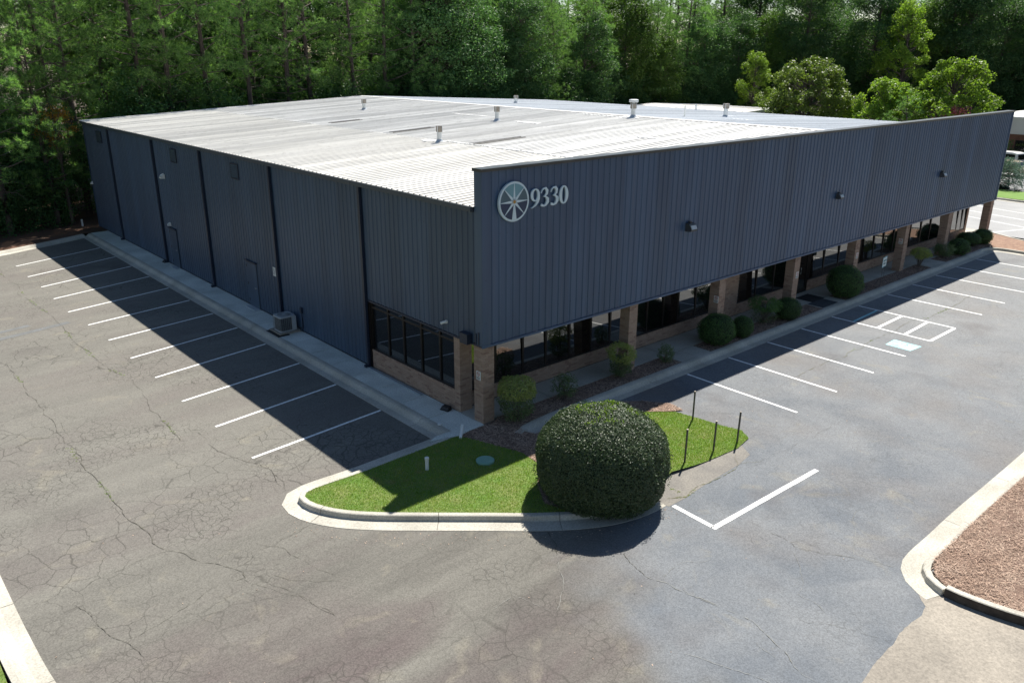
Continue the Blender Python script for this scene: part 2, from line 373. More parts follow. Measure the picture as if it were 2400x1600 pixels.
MA['leafbright'] = foliage('bright_leaves', (0.14, 0.23, 0.035), (0.25, 0.34, 0.05), 0.45, 0.5, 0.3, 0.12)
MA['leaftip'] = foliage('maple_leaves', (0.075, 0.125, 0.025), (0.19, 0.235, 0.05), 0.4, 0.45, 0.4, 0.15)
MA['blossom'] = foliage('pink_blossom', (0.45, 0.10, 0.14), (0.62, 0.20, 0.24), 0.3)
MA['autumn'] = foliage('orange_leaves', (0.42, 0.20, 0.04), (0.50, 0.30, 0.06), 0.4)
MA['hedge'] = foliage('glossy_hedge_leaves', (0.026, 0.055, 0.018), (0.066, 0.108, 0.034), 0.12, 0.50, 0.6, 0.05, cc=(0.10, 0.13, 0.045))
MA['hedgetip'] = foliage('fresh_hedge_tips', (0.12, 0.20, 0.03), (0.20, 0.27, 0.045), 0.35)
MA['boxleaf'] = foliage('boxwood_leaves', (0.040, 0.105, 0.024), (0.095, 0.180, 0.044), 0.2, 0.45, 0.4, 0.2)
MA['privet'] = foliage('privet_leaves', (0.22, 0.27, 0.08), (0.38, 0.41, 0.14), 0.35, 0.45, 0.4, 0.15)
MA['privetlow'] = foliage('privet_lower_leaves', (0.08, 0.125, 0.055), (0.17, 0.22, 0.095), 0.25, 0.45, 0.4, 0.15)
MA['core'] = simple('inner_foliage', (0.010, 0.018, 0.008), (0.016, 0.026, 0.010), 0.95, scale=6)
def grass_mat():
    m = foliage('grass_blades', (0.15, 0.27, 0.040), (0.27, 0.37, 0.065), 0.35, 0.6, 0.2, 0.0, cc=(0.36, 0.32, 0.14))
    nt = m.node_tree
    b = nt.nodes['Principled BSDF']
    src = b.inputs['Base Color'].links[0].from_socket
    n1 = noise_(nt, coords(nt), 1.3, 4, 0.6)
    col = mixc(nt, maprange(nt, n1, 0.46, 0.60, 0, 0.85), src, (0.34, 0.36, 0.09))
    n2 = noise_(nt, coords(nt, rot=(0, 0, 0.7)), 1.9, 3, 0.5)
    col = mixc(nt, maprange(nt, n2, 0.61, 0.70, 0, 0.9), col, (0.42, 0.30, 0.17))
    nt.links.new(col, b.inputs['Base Color'])
    return m
MA['grass'] = grass_mat()
_unused = (lambda *a, **k: None)('grass_blades', (0.13, 0.25, 0.022), (0.22, 0.33, 0.042), 0.35, 0.6, 0.2, 0.0, cc=(0.30, 0.27, 0.12))
MA['chrome'] = simple('handle_metal', (0.6, 0.6, 0.58), (0.55, 0.55, 0.54), 0.3, 0.7)
MA['carsilver'] = simple('silver_paint', (0.42, 0.42, 0.41), (0.40, 0.40, 0.39), 0.25, 0.4)
MA['cartan'] = simple('tan_paint', (0.45, 0.38, 0.29), (0.43, 0.36, 0.27), 0.25, 0.2)
MA['carwhite'] = simple('white_paint', (0.72, 0.72, 0.70), (0.7, 0.7, 0.68), 0.25)
MA['carglass'] = simple('car_glass', (0.012, 0.014, 0.016), (0.01, 0.012, 0.014), 0.05)
MA['rubber'] = simple('tyre_rubber', (0.02, 0.02, 0.02), (0.015, 0.015, 0.015), 0.8)
MA['fasciawhite'] = simple('cream_fascia', (0.50, 0.50, 0.46), (0.44, 0.44, 0.40), 0.6, scale=0.5)
MA['redbrick'] = simple('red_brick_wall', (0.22, 0.115, 0.085), (0.17, 0.09, 0.07), 0.9, scale=3, fine=20)

# ------------------------------------------------------------------ mesh helpers
def tag(o, label=None, cat=None, group=None, kind=None):
    if label: o['label'] = label
    if cat: o['category'] = cat
    if group: o['group'] = group
    if kind: o['kind'] = kind
    return o

def link(name, me, mats, parent=None, loc=None, rz=0.0):
    o = bpy.data.objects.new(name, me)
    COL.objects.link(o)
    if me is not None and mats is not None:
        for m in (mats if isinstance(mats, (list, tuple)) else [mats]):
            me.materials.append(m)
    if parent: o.parent = parent
    if loc is not None: o.location = loc
    if rz: o.rotation_euler = (0, 0, rz)
    return o

def empty(name, loc=(0, 0, 0), rz=0.0):
    o = bpy.data.objects.new(name, None)
    COL.objects.link(o)
    o.location = loc
    o.rotation_euler = (0, 0, rz)
    o.empty_display_size = 0.2
    return o

def mesh_np(name, V, F, mi=None, smooth=False):
    V = np.asarray(V, np.float32)
    F = np.asarray(F, np.int32)
    k = F.shape[1]
    me = bpy.data.meshes.new(name)
    me.vertices.add(len(V)); me.vertices.foreach_set('co', V.ravel())
    me.loops.add(F.size); me.loops.foreach_set('vertex_index', F.ravel())
    me.polygons.add(len(F))
    me.polygons.foreach_set('loop_start', np.arange(0, F.size, k, dtype=np.int32))
    me.polygons.foreach_set('loop_total', np.full(len(F), k, np.int32))
    if mi is not None: me.polygons.foreach_set('material_index', np.asarray(mi, np.int32))
    if smooth: me.polygons.foreach_set('use_smooth', np.ones(len(F), bool))
    me.update(calc_edges=True)
    return me

class MB:
    def __init__(s): s.v = []; s.f = []; s.mi = []; s.m = 0
    def add(s, vs, fs):
        b = len(s.v); s.v += [tuple(x) for x in vs]
        for f in fs: s.f.append(tuple(i + b for i in f)); s.mi.append(s.m)
        return s
    def box(s, x0, x1, y0, y1, z0, z1):
        v = [(x0, y0, z0), (x1, y0, z0), (x1, y1, z0), (x0, y1, z0), (x0, y0, z1), (x1, y0, z1), (x1, y1, z1), (x0, y1, z1)]
        return s.add(v, [(0, 3, 2, 1), (4, 5, 6, 7), (0, 1, 5, 4), (1, 2, 6, 5), (2, 3, 7, 6), (3, 0, 4, 7)])
    def prism(s, pts, z0, z1):
        n = len(pts)
        v = [(p[0], p[1], z0) for p in pts] + [(p[0], p[1], z1) for p in pts]
        f = [tuple(reversed(range(n))), tuple(range(n, 2 * n))]
        f += [(i, (i + 1) % n, n + (i + 1) % n, n + i) for i in range(n)]
        return s.add(v, f)
    def prism_y(s, pts, y0, y1):
        """outline in x,z extruded along y"""
        n = len(pts)
        v = [(p[0], y0, p[1]) for p in pts] + [(p[0], y1, p[1]) for p in pts]
        f = [tuple(range(n)), tuple(reversed(range(n, 2 * n)))]
        f += [((i + 1) % n, i, n + i, n + (i + 1) % n) for i in range(n)]
        return s.add(v, f)
    def tube(s, pts, rad, n=8, cap=True):
        pts = [Vector(p) for p in pts]
        if not hasattr(rad, '__len__'): rad = [rad] * len(pts)
        rings = []
        v = []
        for i, p in enumerate(pts):
            d = (pts[min(i + 1, len(pts) - 1)] - pts[max(i - 1, 0)])
            d = d.normalized() if d.length > 1e-9 else Vector((0, 0, 1))
            a = d.cross(Vector((0, 0, 1)))
            if a.length < 1e-3: a = Vector((1, 0, 0))
            a.normalize(); b = d.cross(a)
            for k in range(n):
                t = 2 * math.pi * k / n
                v.append(p + (a * math.cos(t) + b * math.sin(t)) * rad[i])
        f = []
        for i in range(len(pts) - 1):
            for k in range(n):
                f.append((i * n + k, i * n + (k + 1) % n, (i + 1) * n + (k + 1) % n, (i + 1) * n + k))
        if cap:
            f.append(tuple(reversed(range(n)))); f.append(tuple(range((len(pts) - 1) * n, len(pts) * n)))
        return s.add(v, f)
    def mesh(s, name, smooth=False):
        me = bpy.data.meshes.new(name)
        me.from_pydata(s.v, [], s.f)
        me.polygons.foreach_set('material_index', s.mi)
        if smooth: me.polygons.foreach_set('use_smooth', [True] * len(s.f))
        me.update()
        return me
    def build(s, name, mats, parent=None, loc=None, rz=0.0, smooth=False):
        return link(name, s.mesh(name, smooth), mats, parent, loc, rz)

def catmull(pts, n=8):
    P = [Vector((*p, 0)) for p in pts]
    P = [P[0] * 2 - P[1]] + P + [P[-1] * 2 - P[-2]]
    out = []
    for i in range(1, len(P) - 2):
        for k in range(n):
            t = k / n
            a, b, c, d = P[i - 1], P[i], P[i + 1], P[i + 2]
            q = 0.5 * ((2 * b) + (-a + c) * t + (2 * a - 5 * b + 4 * c - d) * t * t + (-a + 3 * b - 3 * c + d) * t ** 3)
            out.append((q.x, q.y))
    out.append((P[-2].x, P[-2].y))
    return out

def resample(pts, step):
    out = [pts[0]]; acc = 0
    for a, b in zip(pts, pts[1:]):
        L = math.hypot(b[0] - a[0], b[1] - a[1])
        d = step - acc
        while d <= L:
            t = d / L
            out.append((a[0] + (b[0] - a[0]) * t, a[1] + (b[1] - a[1]) * t)); d += step
        acc = (acc + L) % step
    if math.hypot(out[-1][0] - pts[-1][0], out[-1][1] - pts[-1][1]) > 0.05: out.append(pts[-1])
    return out

def sweep(path, prof, name, mats, parent, section=3.0, step=0.3, gap=0.014, z=0.0):
    """kerb sections cast one after another along a path; prof = (offset to the left, z)"""
    P = resample(path, step)
    N = []
    for i in range(len(P)):
        a = P[max(i - 1, 0)]; b = P[min(i + 1, len(P) - 1)]
        d = Vector((b[0] - a[0], b[1] - a[1])).normalized()
        N.append((Vector((-d.y, d.x)), d))
    k = max(1, int(round(section / step)))
    i0 = 0
    while i0 < len(P) - 1:
        i1 = min(i0 + k, len(P) - 1)
        if len(P) - 1 - i1 < 3: i1 = len(P) - 1
        v = []; f = []; m = len(prof)
        dz = rnd.uniform(-0.003, 0.003)
        for j in range(i0, i1 + 1):
            n, d = N[j]
            sh = gap / 2 if j == i0 else (-gap / 2 if j == i1 else 0)
            for (o, zz) in prof:
                v.append((P[j][0] + n.x * o + d.x * sh, P[j][1] + n.y * o + d.y * sh, zz + z + dz))
        cnt = i1 - i0 + 1
        for j in range(cnt - 1):
            for q in range(m):
                f.append((j * m + q, j * m + (q + 1) % m, (j + 1) * m + (q + 1) % m, (j + 1) * m + q))
        f.append(tuple(reversed(range(m)))); f.append(tuple(range((cnt - 1) * m, cnt * m)))
        mb = MB(); mb.add(v, f)
        mb.build(name, mats, parent)
        i0 = i1

def inside(px, py, poly):
    x = np.asarray(px); y = np.asarray(py)
    c = np.zeros(x.shape, bool)
    n = len(poly)
    for i in range(n):
        x1, y1 = poly[i]; x2, y2 = poly[(i + 1) % n]
        cond = ((y1 > y) != (y2 > y))
        with np.errstate(divide='ignore', invalid='ignore'):
            xi = (x2 - x1) * (y - y1) / ((y2 - y1) if y2 != y1 else 1e-12) + x1
        c ^= cond & (x < xi)
    return c

def patch(name, poly, zf, mats, parent=None, step=0.5, kind=None):
    poly = [tuple(p) for p in poly]
    dense = []
    for a, b in zip(poly, poly[1:] + poly[:1]):
        L = math.hypot(b[0] - a[0], b[1] - a[1]); n = max(1, int(L / step))
        for k in range(n): dense.append((a[0] + (b[0] - a[0]) * k / n, a[1] + (b[1] - a[1]) * k / n))
    xs = [p[0] for p in poly]; ys = [p[1] for p in poly]
    gx, gy = np.meshgrid(np.arange(min(xs) + step / 2, max(xs), step), np.arange(min(ys) + step / 2, max(ys), step))
    gx = gx.ravel(); gy = gy.ravel(); ok = inside(gx, gy, poly)
    pts = [Vector(p) for p in dense] + [Vector((a, b)) for a, b in zip(gx[ok], gy[ok])]
    n = len(dense)
    vo, eo, fo, *_ = delaunay_2d_cdt(pts, [(i, (i + 1) % n) for i in range(n)], [list(range(n))], 1, 1e-5)
    z = zf if callable(zf) else (lambda x, y: zf)
    mb = MB(); mb.add([(p.x, p.y, z(p.x, p.y)) for p in vo], fo)
    o = mb.build(name, mats, parent)
    for p in o.data.polygons:
        pass
    if kind: o['kind'] = kind
    return o

def rand_in(poly, n, rs=R):
    xs = [p[0] for p in poly]; ys = [p[1] for p in poly]
    X = np.empty(0); Y = np.empty(0)
    while len(X) < n:
        x = rs.uniform(min(xs), max(xs), n * 2); y = rs.uniform(min(ys), max(ys), n * 2)
        ok = inside(x, y, poly); X = np.concatenate([X, x[ok]]); Y = np.concatenate([Y, y[ok]])
    return X[:n], Y[:n]

def nrm(a): return a / np.maximum(np.linalg.norm(a, axis=-1, keepdims=True), 1e-9)

def leaves(C, D, N, L, W):
    """diamond leaf faces centred on C along D facing N"""
    D = nrm(D); S = nrm(np.cross(D, N))
    L = np.broadcast_to(np.asarray(L, float).reshape(-1, 1), (len(C), 1)); W = np.broadcast_to(np.asarray(W, float).reshape(-1, 1), (len(C), 1))
    V = np.stack([C - D * L / 2, C + S * W / 2, C + D * L / 2, C - S * W / 2], 1).reshape(-1, 3)
    F = np.arange(len(V)).reshape(-1, 4)
    return V, F

def needles(C, D, L, W, rs=R):
    D = nrm(D); S = nrm(np.cross(D, rs.normal(size=D.shape)))
    L = np.broadcast_to(np.asarray(L, float).reshape(-1, 1), (len(C), 1))
    V = np.stack([C - S * W / 2, C + S * W / 2, C + D * L], 1).reshape(-1, 3)
    return V, np.arange(len(V)).reshape(-1, 3)
# ------------------------------------------------------------------ ground and roads
GZ = -0.15
g = MB(); g.add([(-1500, -1500, -0.19), (1500, -1500, -0.19), (1500, 1500, -0.19), (-1500, 1500, -0.19)], [(0, 1, 2, 3)])
tag(g.build('ground', MA['soil']), kind='structure')

asph = MB()
asph.add([(-13.3, -12.8, GZ), (43.5, -12.8, GZ), (43.5, 0.3, GZ), (-13.3, 0.3, GZ)], [(0, 1, 2, 3)])
asph.add([(-13.3, 0.3, GZ), (-1.0, 0.3, GZ), (-1.0, 37.4, GZ), (-13.3, 33.5, GZ)], [(0, 1, 2, 3)])
parking = asph.build('parking_lot', MA['asphalt'])
tag(parking, kind='structure')
far = MB(); far.prism([(42.2, -30), (57.8, -30), (58.2, 32), (43.2, 32)], GZ - 0.03, GZ)
far_lot = tag(far.build('neighbouring_parking_lot', simple('pale_asphalt', (0.34, 0.34, 0.335), (0.29, 0.29, 0.29), 0.9, scale=0.5, fine=20)), kind='structure')
far = MB(); far.prism([(63.2, -30), (92, -30), (92, 28), (63.6, 28)], GZ - 0.03, GZ)
tag(far.build('far_road', MA['asphalt']), kind='structure')

def stripe(a, b, w=0.10, parent=parking, mat='paint', name='painted_line', z=GZ + 0.005):
    d = Vector((b[0] - a[0], b[1] - a[1])).normalized(); n = Vector((-d.y, d.x)) * w / 2
    L = math.hypot(b[0] - a[0], b[1] - a[1]); k = max(2, int(L / 0.35))
    v = []; f = []
    for i in range(k + 1):
        t = i / k; x = a[0] + (b[0] - a[0]) * t; y = a[1] + (b[1] - a[1]) * t
        j1, j2 = rnd.uniform(0.93, 1.07), rnd.uniform(0.93, 1.07)
        v += [(x + n.x * j1, y + n.y * j1, z), (x - n.x * j2, y - n.y * j2, z)]
        if i: q = 2 * i; f.append((q - 2, q - 1, q + 1, q))
    mb = MB(); mb.add(v, f)
    return mb.build(name, MA[mat], parent)

LI = [(-1.66, 3.23), (-1.66, 6.08), (-1.66, 8.78), (-1.67, 11.58), (-1.67, 14.25), (-1.68, 16.82), (-1.69, 19.52), (-1.69, 22.26), (-1.67, 25.1), (-1.67, 27.9), (-1.67, 30.7), (-1.67, 33.62)]
LO = [(-6.2, 2.84), (-6.17, 5.52), (-6.24, 8.12), (-6.19, 10.82), (-6.22, 13.4), (-6.23, 16.08), (-6.3, 18.67), (-6.45, 21.2), (-6.41, 23.85), (-6.36, 26.46), (-6.4, 29.03), (-6.36, 31.88)]
for a, b in zip(LI, LO): stripe(a, b)
RX = [8.44, 11.03, 13.71, 16.32, 18.86, 21.35, 24.25, 27.0, 29.78, 32.5, 35.3]
for i, x in enumerate(RX): stripe((x, -1.34), (x, -5.7 if i < 4 else -5.6))
for a, b in (((18.92, -5.57), (21.3, -5.57)), ((18.92, -3.38), (21.3, -3.33)), ((18.92, -4.53), (21.3, -4.45))): stripe(a, b, 0.13)
stripe((18.95, -2.3), (21.28, -2.22), 0.11, mat='bluepaint')
stripe((0.82, -6.65), (0.76, -7.9), 0.13)
stripe((0.70, -7.94), (5.36, -8.09), 0.14)
stripe((-14, 18.0), (-6.8, 19.6), 0.34, mat='fadedpaint'); stripe((-9.6, 19.9), (-8.2, 20.2), 0.3, mat='fadedpaint')
for a, b in (((48.9, 4.5), (47.3, -0.4)), ((43.9, 0.95), (47.2, -0.32)), ((51.6, 6), (50.2, 0.5)), ((54.2, 6.6), (53.0, 1.0))): stripe(a, b, 0.1, far_lot)
pad = MB(); pad.add([(17.06, -5.56, GZ + .005), (17.92, -5.64, GZ + .005), (17.93, -4.53, GZ + .005), (17.07, -4.57, GZ + .005)], [(0, 1, 2, 3)])
pad.build('painted_symbol_panel', MA['bluepaint'], parking)
# wheelchair mark: ring, body and leg in white
wc = MB()
def flat_ribbon(mb, pts, w, z):
    v = []; f = []
    for i, p in enumerate(pts):
        a = pts[max(i - 1, 0)]; b = pts[min(i + 1, len(pts) - 1)]
        d = Vector((b[0] - a[0], b[1] - a[1])).normalized(); n = Vector((-d.y, d.x)) * w / 2
        v += [(p[0] + n.x, p[1] + n.y, z), (p[0] - n.x, p[1] - n.y, z)]
        if i: q = 2 * i; f.append((q - 2, q - 1, q + 1, q))
    mb.add(v, f)
flat_ribbon(wc, [(17.5 + 0.2 * math.cos(t), -5.12 + 0.2 * math.sin(t)) for t in np.linspace(2.4, 6.6, 16)], 0.05, GZ + .009)
flat_ribbon(wc, [(17.46, -4.72), (17.47, -5.05), (17.66, -5.07), (17.72, -5.3)], 0.055, GZ + .009)
flat_ribbon(wc, [(17.47, -4.88), (17.63, -4.9)], 0.045, GZ + .009)
wc.build('wheelchair_symbol', MA['paint'], parking)

# patch of poured concrete by the lawn and the street apron
fl = MB(); fl.add([(x, y, GZ + 0.004) for x, y in [(0.6, -5.7), (2.13, -5.38), (3.06, -5.6), (4.35, -5.75), (5.1, -5.8), (4.74, -6.36), (3.95, -6.49), (2.15, -6.55), (1.39, -6.62), (0.7, -6.6)]], [tuple(range(10))])
fl.build('concrete_patch', simple('worn_concrete', (0.21, 0.195, 0.17), (0.165, 0.155, 0.14), 0.9, scale=2.0, fine=20, bmp=0.3), parking)
ap = [(1.95, -12.3), (1.62, -12.62), (1.25, -12.70), (0.0, -12.70), (-1.5, -12.79), (-4, -12.95), (-13, -13.2), (-13, -32), (30, -32), (30, -17.5), (8, -17.3), (2.9, -15.0), (2.45, -13.6), (2.3, -12.8)]
def frac0(pts, amp, depth=4):
    for _ in range(depth):
        o = [pts[0]]
        for a, b in zip(pts, pts[1:]):
            L = math.hypot(b[0] - a[0], b[1] - a[1])
            o += [((a[0] + b[0]) / 2 + rnd.gauss(0, amp * L), (a[1] + b[1]) / 2 + rnd.gauss(0, amp * L)), b]
        pts = o
    return pts
ap = frac0(ap[:6], .022, 5) + ap[6:]
tag(patch('driveway_apron', ap, lambda x, y: GZ + 0.004, MA['oldconcrete'], step=1.2), kind='structure')

# cracks
def frac(pts, depth=3, amp=0.12):
    for _ in range(depth):
        o = [pts[0]]
        for a, b in zip(pts, pts[1:]):
            L = math.hypot(b[0] - a[0], b[1] - a[1])
            o.append(((a[0] + b[0]) / 2 + rnd.gauss(0, amp * L * .5), (a[1] + b[1]) / 2 + rnd.gauss(0, amp * L * .5))); o.append(b)
        pts = o; amp *= 0.85
    return pts
for kk, mn in (('d', 'crackdark'), ('l', 'cracklight'), ('g', 'crackweed')):
    cm = MB()
    for k, w, pts in CRACKS:
        if k != kk: continue
        fp = frac(pts)
        v = []; f = []
        for i, p in enumerate(fp):
            a = fp[max(i - 1, 0)]; b = fp[min(i + 1, len(fp) - 1)]
            d = Vector((b[0] - a[0], b[1] - a[1]))
            if d.length < 1e-6: d = Vector((1, 0))
            d.normalize()
            ww = w * rnd.uniform(0.10, 0.55) / 2 * (0.12 if rnd.random() < .12 else 1) * (0.3 if i in (0, len(fp) - 1) else 1)
            v += [(p[0] - d.y * ww, p[1] + d.x * ww, GZ + .011), (p[0] + d.y * ww, p[1] - d.x * ww, GZ + .011)]
            if i: q = 2 * i; f.append((q - 2, q - 1, q + 1, q))
        cm.add(v, f)
    o = cm.build('pavement_crack', MA[mn], parking); o['kind'] = 'stuff'
WEEDS = []
for k, w, pts in CRACKS[:3] + [c for c in CRACKS if c[0] == 'g']:
    for p in resample(pts, 0.12):
        if mnoise.noise(Vector((p[0] * .7, p[1] * .7, 3))) > .12: WEEDS.append((p[0] + rnd.gauss(0, .03), p[1] + rnd.gauss(0, .03)))

# ------------------------------------------------------------------ kerbs
PROF = [(0.15, -0.30), (0.15, -0.002), (0.135, 0.003), (0.02, 0.003), (-0.005, -0.012), (-0.03, -0.125), (-0.05, -0.136), (-0.44, -0.142), (-0.46, -0.30)]
ROLL_ = [(0.15, -0.30), (0.15, 0.003), (0.03, 0.003), (-0.05, -0.02), (-0.14, -0.10), (-0.20, -0.132), (-0.45, -0.142), (-0.46, -0.30)]
def kerb(name, pts, prof=PROF, **k):
    e = empty(name); e['kind'] = 'structure'
    sweep(pts, prof, 'kerb_section', MA['concrete'], e, **k)
    return e
island = catmull([(-1.35, 0.06), (-3.0, 0.03), (-4.5, 0.01), (-5.7, 0.06), (-6.15, -0.02), (-6.34, -0.30), (-6.28, -0.85), (-5.93, -1.53), (-5.31, -2.24), (-4.3, -3.15), (-3.17, -4.14), (-2.4, -4.82), (-1.55, -5.45), (-0.8, -5.85), (0.0, -6.06), (0.7, -6.1)], 8)
kerb('island_kerb', island)
kerb('side_walk_kerb', [(-1.18, 37.6), (-1.18, 20.0), (-1.18, 0.30)], ROLL_)
kerb('side_lot_kerb', catmull([(-12.6, -9), (-12.95, -4.5), (-13.1, -3.2), (-13.17, -1.7), (-13.2, 1.3), (-13.2, 10), (-13.2, 20), (-13.1, 31.5), (-12.3, 33.6), (-9.6, 34.55), (-6.6, 35.45), (-4.7, 36.2), (-3.0, 36.9), (-1.5, 37.6)], 6), ROLL_, z=0.0)
kerb('front_kerb', [(0.75, -1.02), (1.3, -0.93), (2.2, -0.87), (5, -0.86), (20, -0.87), (37.2, -0.87)], ROLL_)
kerb('corner_kerb', catmull([(37.2, -0.87), (37.9, -0.89), (38.35, -1.05), (38.62, -1.5), (38.68, -2.7), (38.7, -8), (38.7, -16)], 6), z=0.001)
kerb('neighbour_lot_kerb', catmull([(42.2, -16), (42.2, -4), (42.25, -1.6), (43.0, 0.0), (43.45, 1.4), (43.5, 8), (43.5, 30)], 6))
kerb('grass_verge_kerb', catmull([(58.8, 31), (58.5, 14), (58.35, 5.5), (58.2, 3.4), (57.9, -10), (57.6, -28)], 5), gap=0.01)
kerb('straw_bed_kerb', catmull([(45, -11.95), (30, -11.95), (15, -11.94), (9.3, -11.95), (6.1, -11.93), (4.36, -11.96), (3.3, -11.97), (2.78, -12.06), (2.42, -12.33), (2.25, -12.70)], 7), section=3.4)
HIGH = [(0.17, -0.30), (0.17, 0.060), (0.15, 0.07), (0.02, 0.07), (0.0, 0.055), (-0.02, -0.30)]
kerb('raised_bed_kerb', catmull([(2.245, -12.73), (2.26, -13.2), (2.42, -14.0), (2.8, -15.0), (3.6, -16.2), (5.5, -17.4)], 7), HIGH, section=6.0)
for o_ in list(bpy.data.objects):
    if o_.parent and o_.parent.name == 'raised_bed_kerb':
        o_.data.materials.append(MA['shadedkerb'])
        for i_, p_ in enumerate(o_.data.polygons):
            if i_ % 6 == 4 and len(p_.vertices) == 4: p_.material_index = 1  # only the road-side face takes the painted shade

# ------------------------------------------------------------------ walks as slabs
walk = empty('sidewalk'); walk['kind'] = 'structure'
def slab(x0, x1, y0, y1, z=0.0, mat='walk', par=walk, gap=0.010):
    mb = MB(); dz = rnd.uniform(-0.004, 0.003)
    mb.box(x0 + gap, x1 - gap, y0 + gap, y1 - gap, -0.3, z + dz)
    mb.build('paving_slab', MA[mat], par)
y = -0.05
while y < 37.6:
    slab(-1.03, -0.003 if y > 6.3 else -0.003, y, min(y + 1.52, 37.7)); y += 1.52
mb = MB(); mb.box(-1.04, -0.02, -0.05, 37.7, -0.32, -0.02); mb.build('walk_bedding', MA['crackdark'], walk)
x = 0.0
while x < 41.5:
    slab(x, min(x + 1.52, 41.6), 0.17, 1.34, -0.001, 'concrete'); x += 1.52
for a, b in ((8.98, 10.75), (19.25, 21.3), (30.75, 32.6)):
    m_ = (a + b) / 2
    slab(a, m_, -0.70, 0.16, -0.001, 'concrete'); slab(m_, b, -0.70, 0.16, -0.001, 'concrete')
fl = MB(); fl.prism([(-1.9, 0.16), (-1.03, -0.12), (-0.5, -0.03), (0.02, 0.02), (0.02, 0.17), (-0.02, 0.3), (-1.03, 0.3), (-1.6, 0.3)], -0.3, -0.004)
fl.build('paving_slab', MA['walk'], walk)
# side strip east of the building
mb = MB(); mb.box(40.75, 43.36, 1.5, 31, -0.3, -0.006); mb.build('paving_slab', MA['concrete'], walk)

# ------------------------------------------------------------------ planting
def lz(x, y): return max(-0.125, min(-0.012, -0.012 - 0.045 * (x - 1.0)))
isl = []
P_ = resample(island, 0.3)
for i in range(len(P_)):
    a = P_[max(i - 1, 0)]; b = P_[min(i + 1, len(P_) - 1)]
    d = Vector((b[0] - a[0], b[1] - a[1])).normalized()
    isl.append((P_[i][0] - d.y * 0.13, P_[i][1] + d.x * 0.13))
mulch_edge = [(-1.05, -0.13), (-0.75, -0.9), (-0.35, -2.15), (-0.45, -3.1), (-1.2, -3.7), (-1.75, -4.55), (-1.55, -5.3)]
lawnL = [p for p in isl if p[0] < -1.0 and not (p[1] < -5.25)] + mulch_edge[::-1]
lawnL = [p for p in lawnL]
patch('lawn', lawnL, lambda x, y: -0.012, MA['grassbase'], step=0.4, kind='structure')
lawnR = [(1.3, -3.6), (2.5, -3.0), (3.6, -2.55), (4.56, -2.38), (5.45, -3.15), (5.62, -3.96), (5.72, -4.7), (5.9, -5.3), (5.6, -5.75), (4.8, -5.9), (3.95, -5.84), (3.0, -5.76), (2.09, -5.6), (1.45, -5.75), (0.9, -5.2)]
patch('lawn', lawnR, lz, MA['grassbase'], step=0.4, kind='structure')
bed0 = [(0.02, 0.0), (0.46, 0.0), (0.7, 0.16), (8.95, 0.16), (8.95, -0.69), (2.2, -0.7), (1.3, -0.78), (0.78, -0.86), (0.60, -1.1), (0.78, -1.5), (2.2, -1.42), (4.6, -1.34), (5.3, -1.85), (5.85, -2.6), (5.75, -3.2), (5.35, -3.0), (4.56, -2.36), (3.6, -2.5), (2.5, -2.95), (1.35, -3.5), (1.1, -5.4), (1.2, -5.8), (0.6, -5.95), (0.0, -5.9), (-0.8, -5.7), (-1.5, -5.32)] + mulch_edge[::-1][1:] + [(-0.5, -0.04)]
def bz(x, y): return lz(x, y) + 0.008 if y < -1.2 else -0.03
patch('mulch_bed', bed0, lambda x, y: (lz(x, y) + 0.004) if y < -1.0 else -0.02, MA['mulch'], step=0.35, kind='structure')
beds = [[(10.75, 0.16), (19.25, 0.16), (19.25, -0.69), (10.75, -0.69)], [(21.3, 0.16), (30.75, 0.16), (30.75, -0.69), (21.3, -0.69)],
        [(32.6, 0.16), (40.2, 0.16), (40.2, -0.4), (38.6, -0.72), (32.6, -0.69)]]
for b in beds: patch('mulch_bed', b, -0.02, MA['mulch'], step=0.5, kind='structure')
bedR = [(45, -12.12), (30, -12.12), (15, -12.1), (9.3, -12.1), (6.1, -12.08), (4.36, -12.1), (3.3, -12.14), (2.92, -12.22), (2.58, -12.45), (2.42, -12.75), (2.44, -13.2), (2.6, -13.95), (2.96, -14.9), (3.74, -16.05), (5.6, -17.2), (10, -19.5), (45, -19.5)]
patch('pine_straw_bed', bedR, lambda x, y: 0.02 + 0.05 * mnoise.noise(Vector((x * .8, y * .8, 0))) if y < -12.4 and x > 2.8 else -0.005, MA['mulch'], step=0.6, kind='structure')
bedC = [(38.84, -16), (42.04, -16), (42.04, -1.6), (42.85, 0.1), (43.3, 1.4), (40.9, 1.4), (40.5, 0.1), (40.2, -0.4), (38.8, -0.8)]
patch('gravel_bed', bedC, -0.02, simple('red_gravel', (0.30, 0.19, 0.13), (0.22, 0.13, 0.09), 0.95, scale=3, fine=10, bmp=0.5), step=0.8, kind='structure')
strip = [(58.6, -28), (63.2, -28), (63.6, 30), (58.95, 30)]
patch('grass_verge', strip, -0.02, simple('bright_verge', (0.11, 0.22, 0.03), (0.15, 0.25, 0.05), 0.95, scale=1.0, fine=12, bmp=0.5), step=2.5, kind='structure')
patch('grass_corner', [(-13.34, -4), (-13.34, 30), (-24, 30), (-24, -14), (-12.7, -9)], -0.02, MA['grassbase'], step=2.0, kind='structure')
patch('forest_litter', [(-13.1, 33.0), (-12.2, 33.85), (-9.5, 34.8), (-6.6, 35.7), (-4.7, 36.45), (-3.0, 37.15), (-1.4, 37.85), (0.05, 37.9), (0.05, 39.7), (41, 39.7), (44, 44), (44, 60), (-40, 60), (-40, 33)], lambda x, y: -0.02, simple('leaf_litter', (0.17, 0.085, 0.05), (0.075, 0.045, 0.03), 0.95, scale=0.9, fine=9, bmp=0.6), step=3.0, kind='structure')

